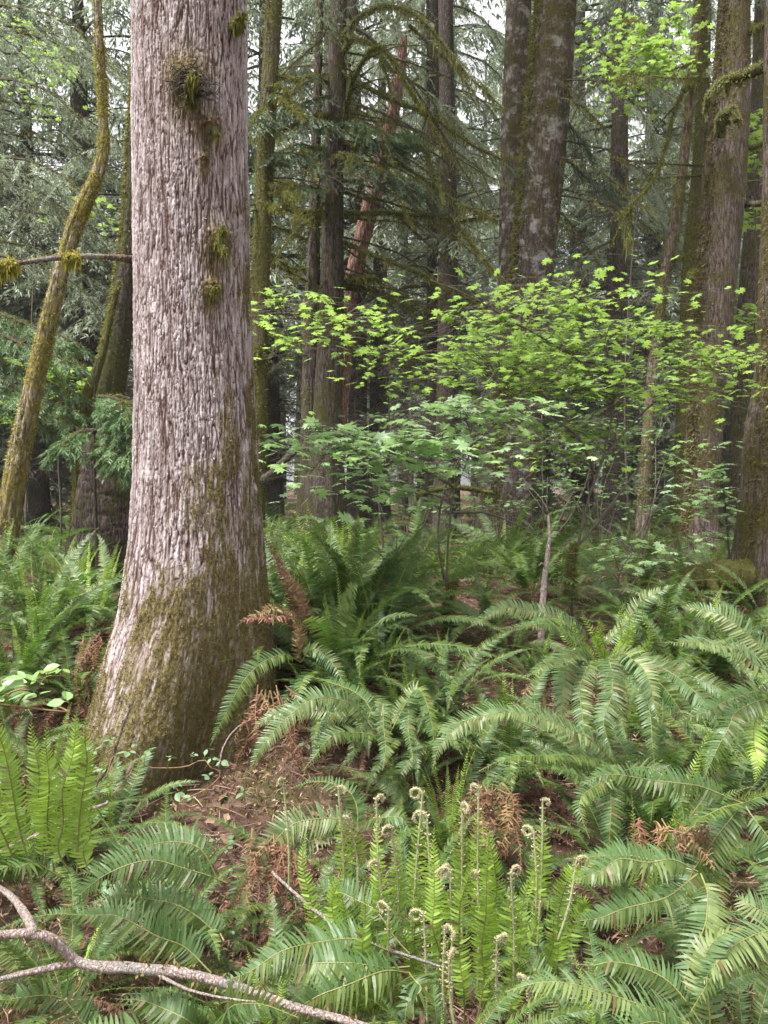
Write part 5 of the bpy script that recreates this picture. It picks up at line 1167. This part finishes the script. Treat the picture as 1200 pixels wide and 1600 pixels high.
# ------------------------------------------------------------------ low leafy plants
def oval_tmpl():
    v = [(0, 0, 0), (.25, .26, .03), (.55, .30, .03), (.82, .17, 0), (1, 0, -.06), (.82, -.17, 0), (.55, -.30, .03), (.25, -.26, .03), (.5, 0, -.03)]
    return np.array(v, float), np.array([[8, k, (k + 1) % 8] for k in range(8)])
OV = oval_tmpl()
def trailing(label, nm, cat, pts, size, mat, group=None, stalk=.05):
    p0 = at(*pts[0]); t = thing(nm, (p0[0], p0[1], float(gz(p0[0], p0[1]))), label, cat, group)
    W = np.array([at(*p) for p in pts]); P = spline(W, 24) if len(W) > 1 else W
    mb = MB(); tube(mb, P, .0025, 5); mb.build('stem', M['stem_brown'], t)
    for p in W:
        b = MB(); a0 = rngM.random() * 6.28; c = p + np.array([rngM.normal(0, .01), -.02, stalk])
        tube(b, spline([p, (p + c) / 2 + rngM.normal(0, .006, 3), c], 6), .0013, 4, 1)
        for k in range(3):
            a = a0 + (k - 1) * 1.5; D = np.array([[math.cos(a), math.sin(a) - .3, .1]]); put_leaves(b, c[None] + D * .006, D, rngM, size, .35, 0, OV)
        b.build('leaf', [M[mat], M['stem']], t, smooth=False)
    return t
trailing('trailing bramble with small three-part leaves across the foot of the big trunk', 'trailing_bramble', 'bramble',
    [(150, 1190, 3.0), (172, 1172, 3.02), (215, 1178, 3.05), (225, 1195, 3.04), (260, 1200, 3.04), (300, 1195, 3.04), (318, 1186, 3.04), (330, 1200, 3.02), (345, 1205, 3.02), (330, 1228, 2.95), (280, 1255, 2.85), (305, 1262, 2.82)], .034, 'bramble')
trailing('bramble tuft with three-part leaves low on the left of the trunk base', 'trailing_bramble', 'bramble',
    [(165, 1218, 2.9), (180, 1180, 2.95), (205, 1190, 2.98), (170, 1250, 2.8)], .036, 'bramble')
trailing('salmonberry sprig with large fresh green leaves at the left border', 'salmonberry', 'shrub',
    [(-20, 1130, 1.9), (10, 1085, 1.88), (45, 1075, 1.9), (20, 1110, 1.85), (75, 1100, 1.92), (105, 1110, 1.92), (-5, 1100, 1.85)], .052, 'maple_pale', None, .03)
trailing('small sprig of round yellow-green leaves left of the trunk base', 'salmonberry', 'shrub', [(60, 1075, 2.6), (72, 1058, 2.6), (95, 1056, 2.6)], .045, 'maple', None, .03)
rngD = np.random.default_rng(71)
for (cx_, cy_, d, n, w, h, lab) in [(770, 1235, 2.55, 16, 50, 110, 'heap of red-brown withered fronds hanging in the hollow under the long arching frond'),
        (425, 1315, 2.42, 14, 60, 95, 'bundle of red-brown withered fronds under the long dipping pale frond'),
        (420, 1085, 3.0, 12, 45, 105, 'pale brown withered fronds on the slope right of the big trunk base'),
        (150, 1010, 3.75, 9, 30, 70, 'rust-coloured withered fronds at the left flank of the big trunk'),
        (1030, 1290, 2.2, 9, 60, 70, 'withered brown fronds in the gap between the dark ferns at lower right')]:
    f = hero_fern(cx_, cy_, d, lab)
    for q in range(n):
        x = cx_ + rngD.normal(0, w * .35); x2 = x + rngD.normal(0, w * .5)
        hero(f, [(x, cy_ - 8 + rngD.normal(0, 8), d), ((x + x2) / 2 + rngD.normal(0, 8), cy_ + h * .35, d - .05), (x2, cy_ + h * (.7 + .5 * rngD.random()), d - .07 + rngD.normal(0, .03))], .036, 'fern_dead' if rngD.random() < .75 else 'fern_straw', stem='stem_brown', curl=.3, jit=.4, droop=.6, nm='dead_frond', wfac=.6)
rngS = np.random.default_rng(88)
for k in range(26):
    px, d = (330 + 250 * rngS.random(), 2.3 + 1.3 * rngS.random()) if k < 16 else (120 + 200 * rngS.random(), 2.2 + .6 * rngS.random()); p = at(px, 760, d); g = float(gz(p[0], p[1]))
    if (p[0] + .98) ** 2 + (p[1] - 3.75) ** 2 < .36: continue
    t = thing('ground_seedling', (p[0], p[1], g), 'tiny three-leaved seedling on the litter around the foot of the big trunk', 'seedling', 'seedlings round the big trunk')
    mb = MB(); c = np.array([p[0] + rngS.normal(0, .01), p[1], g + .05 + .06 * rngS.random()]); tube(mb, spline([np.array([p[0], p[1], g - .01]), c], 5), .0014, 4); mb.build('stem', M['stem'], t)
    mb = MB(); a = rngS.random(3) * .8 + np.array([0, 2.1, 4.2]) + rngS.random() * 6; D = np.stack([np.cos(a), np.sin(a), 0 * a + .1], -1); put_leaves(mb, c[None] + D * .005, D, rngS, .036, .3, 0, OV); mb.build('leaves', M['bramble'], t, smooth=False)
# withered fronds hanging by the trunk
f = hero_fern(455, 990, 3.85, 'clump of withered straw and red-brown fronds hanging on the right side of the big trunk')
for (a, m_) in [([(462, 1000, 3.85), (440, 945, 3.6), (415, 936, 3.42), (395, 950, 3.36), (388, 985, 3.34)], 'fern_straw'), ([(462, 1000, 3.85), (445, 960, 3.6), (420, 950, 3.45), (372, 952, 3.38), (348, 966, 3.36)], 'fern_dead'), ([(462, 1005, 3.85), (450, 930, 3.8), (430, 870, 3.78), (405, 820, 3.76)], 'fern_dead'),
                ([(462, 1005, 3.85), (470, 960, 3.75), (440, 900, 3.72), (412, 835, 3.72)], 'fern_dead'), ([(465, 1005, 3.85), (475, 930, 3.85), (440, 880, 3.9)], 'fern_straw')]:
    hero(f, a, .05, m_, stem='stem_brown', curl=.2, jit=.3, nm='dead_frond')

# ------------------------------------------------------------------ sticks and logs
def stick(name, label, cat, pts, radii, mat, twigs=(), rough=.2, mossn=0, seg=10, mossmat='moss_brown'):
    P = spline([at(*p) for p in pts], 60); P[1:-1] += np.cumsum(rngM.normal(0, .0012, (58, 3)), 0) * .4
    t = thing(name, P[0], label, cat); rad = np.interp(np.linspace(0, 1, 60), np.linspace(0, 1, len(radii)), radii)
    mb = MB(); tube(mb, P, rad, seg, 0, rough, 12); mb.build('shaft', M[mat], t)
    for tp, r in twigs:
        Q = spline([at(*p) for p in tp], 22); b = MB(); tube(b, Q, np.linspace(r, r * .4, 22), 7, 0, rough, 3); b.build('side_twig', M[mat], t)
    if mossn:
        b = MB(); fuzz(b, P, rad, mossn, .016, .006, rngM, 0, .2, .4); b.build('moss', M[mossmat], t)
    return t
stick('fallen_branch', 'forked pinkish fallen branch with lichen lying across the bottom left corner', 'branch',
    [(-40, 1470, 1.62), (40, 1458, 1.66), (85, 1468, 1.68), (122, 1502, 1.70), (200, 1510, 1.70), (290, 1520, 1.70), (380, 1545, 1.69), (450, 1570, 1.68), (520, 1588, 1.66), (600, 1612, 1.62)], [.0095, .011, .012, .0125, .0115, .010, .009, .008], 'stick',
    [([(122, 1504, 1.70), (60, 1516, 1.66), (0, 1530, 1.62), (-40, 1538, 1.6)], .010), ([(52, 1458, 1.66), (40, 1430, 1.72), (18, 1402, 1.78), (-12, 1378, 1.84)], .012), ([(240, 1520, 1.70), (300, 1548, 1.64), (370, 1562, 1.6), (400, 1565, 1.58)], .004)], .22, 220)
stick('upright_stick', 'pink barkless dead stick standing upright in front of the dim hollow', 'stick',
    [(846, 1005, 4.4), (848, 940, 4.4), (854, 880, 4.4), (858, 840, 4.4), (857, 806, 4.4)], [.020, .022, .017, .012, .006], 'stick', [([(853, 890, 4.4), (846, 880, 4.35), (842, 884, 4.33)], .006)], .3)
stick('fallen_twig', 'thin pinkish twig slanting down right towards the curled fronds', 'twig',
    [(425, 1362, 2.15), (470, 1405, 2.1), (530, 1450, 2.05), (600, 1480, 2.0), (690, 1510, 1.95)], [.004, .005, .0045, .003], 'stick', (), .1)
stick('fallen_twig', 'grey forked twig leaning on the moss at the foot of the big trunk', 'twig',
    [(145, 1235, 2.9), (172, 1190, 2.96), (190, 1140, 3.05), (212, 1090, 3.2)], [.007, .006, .004, .002], 'limb_bare', [([(190, 1140, 3.05), (200, 1120, 3.0), (203, 1098, 2.98)], .002)], .2)
stick('fallen_twig', 'curved thin twig on the bare soil right of the trunk base', 'twig',
    [(342, 1200, 3.0), (350, 1165, 3.05), (365, 1140, 3.1), (392, 1122, 3.15)], [.003, .003, .002], 'stick', (), .1)
stick('fallen_twig', 'short grey-brown stick on the litter left of the trunk base', 'twig', [(0, 1330, 2.4), (60, 1302, 2.5), (120, 1270, 2.6), (168, 1252, 2.68)], [.006, .008, .007, .006], 'stick', (), .2)
stick('fallen_log', 'broken pink-grey log end leaning behind the right edge of the big trunk', 'log',
    [(410, 752, 7.6), (430, 735, 7.6), (450, 715, 7.6), (468, 700, 7.6)], [.05, .045, .04, .025], 'limb_bare', (), .3)
stick('mossy_log', 'green mossy log lying in front of the brown trunk foot', 'log',
    [(1010, 935, 6.1), (1060, 918, 6.0), (1100, 905, 5.9), (1140, 900, 5.8), (1175, 896, 5.8)], [.10, .12, .13, .13, .12], 'trunk_moss', [([(1110, 905, 5.8), (1122, 935, 5.6), (1135, 975, 5.4)], .05)], .25, 3800, 14, 'moss')
stick('mossy_root', 'arching mossy root leaning beside the thin crooked trunk', 'root',
    [(650, 775, 7.5), (700, 762, 7.4), (770, 770, 7.4)], [.03, .03, .02], 'limb', (), .2, 500, 8, 'moss')

# ------------------------------------------------------------------ litter
rngG = np.random.default_rng(99)
def scatter(n, fn):
    y = 1.3 + 8.0 * rngG.random(n) ** 1.5; x = (rngG.random(n) * 2 - 1) * (y * .62 + .4); return x, y
def litter():
    n = 30000; x, y = scatter(n, None); z = gz(x, y) + .018 * fbm(x * 11, y * 11, 0, 21, 3)
    a = rngG.random(n) * 6.283; D = np.stack([np.cos(a), np.sin(a), rngG.normal(.12, .35, n)], -1); D = nrm(D)
    S = nrm(np.cross(D, nrm(np.array([0, 0, 1.]) + rngG.normal(0, .5, (n, 3))))); B = np.stack([x, y, z + .004 + .02 * rngG.random(n)], -1)
    mb = MB(); big = rngG.random(n) < .05
    L = np.where(big, .035 + .05 * rngG.random(n), .012 + .035 * rngG.random(n)); W = np.where(big, L * .42, .003 + .008 * rngG.random(n))
    cards(mb, B, D, S, L, W, 0, .1)
    tag(mb.build('leaf_litter', M['litter'], smooth=False), 'red-brown dead leaves and needle litter over the forest floor', 'litter', kind='stuff')
    n = 3800; x, y = scatter(n, None); z = gz(x, y); a = rngG.random(n) * 6.283
    mb = MB(); L = .05 + .22 * rngG.random(n) ** 2
    for k in range(n):
        d = np.array([math.cos(a[k]), math.sin(a[k]), rngG.normal(0.03, .14)]) * L[k]; p = np.array([x[k], y[k], z[k] + .012 + .03 * rngG.random()])
        tube(mb, np.array([p - d / 2, p + rngG.normal(0, .006, 3), p + d / 2]), [.0016, .002, .001], 4)
    tag(mb.build('twig_litter', M['twiglitter']), 'fine dead twigs strewn among the leaf litter', 'litter', kind='stuff')
    n = 60000; x, y = scatter(n, None); k = fbm(x * 1.3, y * 1.3, 0, 91, 4) + .75 * np.exp(-(((x + .95) / .75) ** 2 + ((y - 3.6) / .75) ** 2)) > .30
    x, y = x[k], y[k]; n = len(x); D = nrm(np.stack([rngG.normal(0, .5, n), rngG.normal(0, .5, n), np.ones(n)], -1)); S = nrm(np.cross(D, rngG.normal(0, 1, (n, 3))))
    mb = MB(); cards(mb, np.stack([x, y, gz(x, y) + .018 * fbm(x * 11, y * 11, 0, 21, 3) - .002], -1), D, S, .012 + .028 * rngG.random(n), .006 + .008 * rngG.random(n))
    tag(mb.build('ground_moss', M['moss']), 'olive moss tufts growing in patches on the forest floor', 'moss', kind='stuff')
    # withered fern leaflets heaped under the clumps
    n = 70000; x, y = scatter(n, None); x, y = x[y < 4.6], y[y < 4.6]
    kp = fbm(x * 2.2, y * 2.2, 0, 55, 2) > -.25; x, y = x[kp], y[kp]; n = len(x); z = gz(x, y)
    a = rngG.random(n) * 6.283; D = nrm(np.stack([np.cos(a), np.sin(a), rngG.normal(.1, .6, n)], -1)); S = nrm(np.cross(D, rngG.normal(0, 1, (n, 3))))
    mb = MB(); cards(mb, np.stack([x, y, z + .01 + .06 * rngG.random(n)], -1), D, S, .018 + .03 * rngG.random(n), .003 + .004 * rngG.random(n), 0, .2)
    tag(mb.build('fern_litter', M['strawlitter'], smooth=False), 'withered rust-coloured fern leaflets heaped below the clumps', 'litter', kind='stuff')
litter()

# ------------------------------------------------------------------ thin haze added to pale and soften the background
HAZE = 0.0006
mb = MB(); x0, x1, y0, y1, z0, z1 = -270, 270, -70, 440, -3, 45
v = np.array([(x, y, z) for z in (z0, z1) for y in (y0, y1) for x in (x0, x1)], float)
mb.add(v, np.array([[0, 2, 3, 1], [4, 5, 7, 6], [0, 1, 5, 4], [2, 6, 7, 3], [0, 4, 6, 2], [1, 3, 7, 5]]))
m = bpy.data.materials.new('haze'); m.use_nodes = True; nt = m.node_tree; nt.nodes.remove(nt.nodes['Principled BSDF'])
pv = nt.nodes.new('ShaderNodeVolumePrincipled'); pv.inputs['Density'].default_value = HAZE; pv.inputs['Color'].default_value = (.93, .96, .95, 1)
for k in ('Density Attribute', 'Color Attribute', 'Temperature Attribute'): pv.inputs[k].default_value = ''
nt.links.new(pv.outputs[0], nt.nodes['Material Output'].inputs['Volume'])
tag(mb.build('haze', m, smooth=False), kind='stuff')
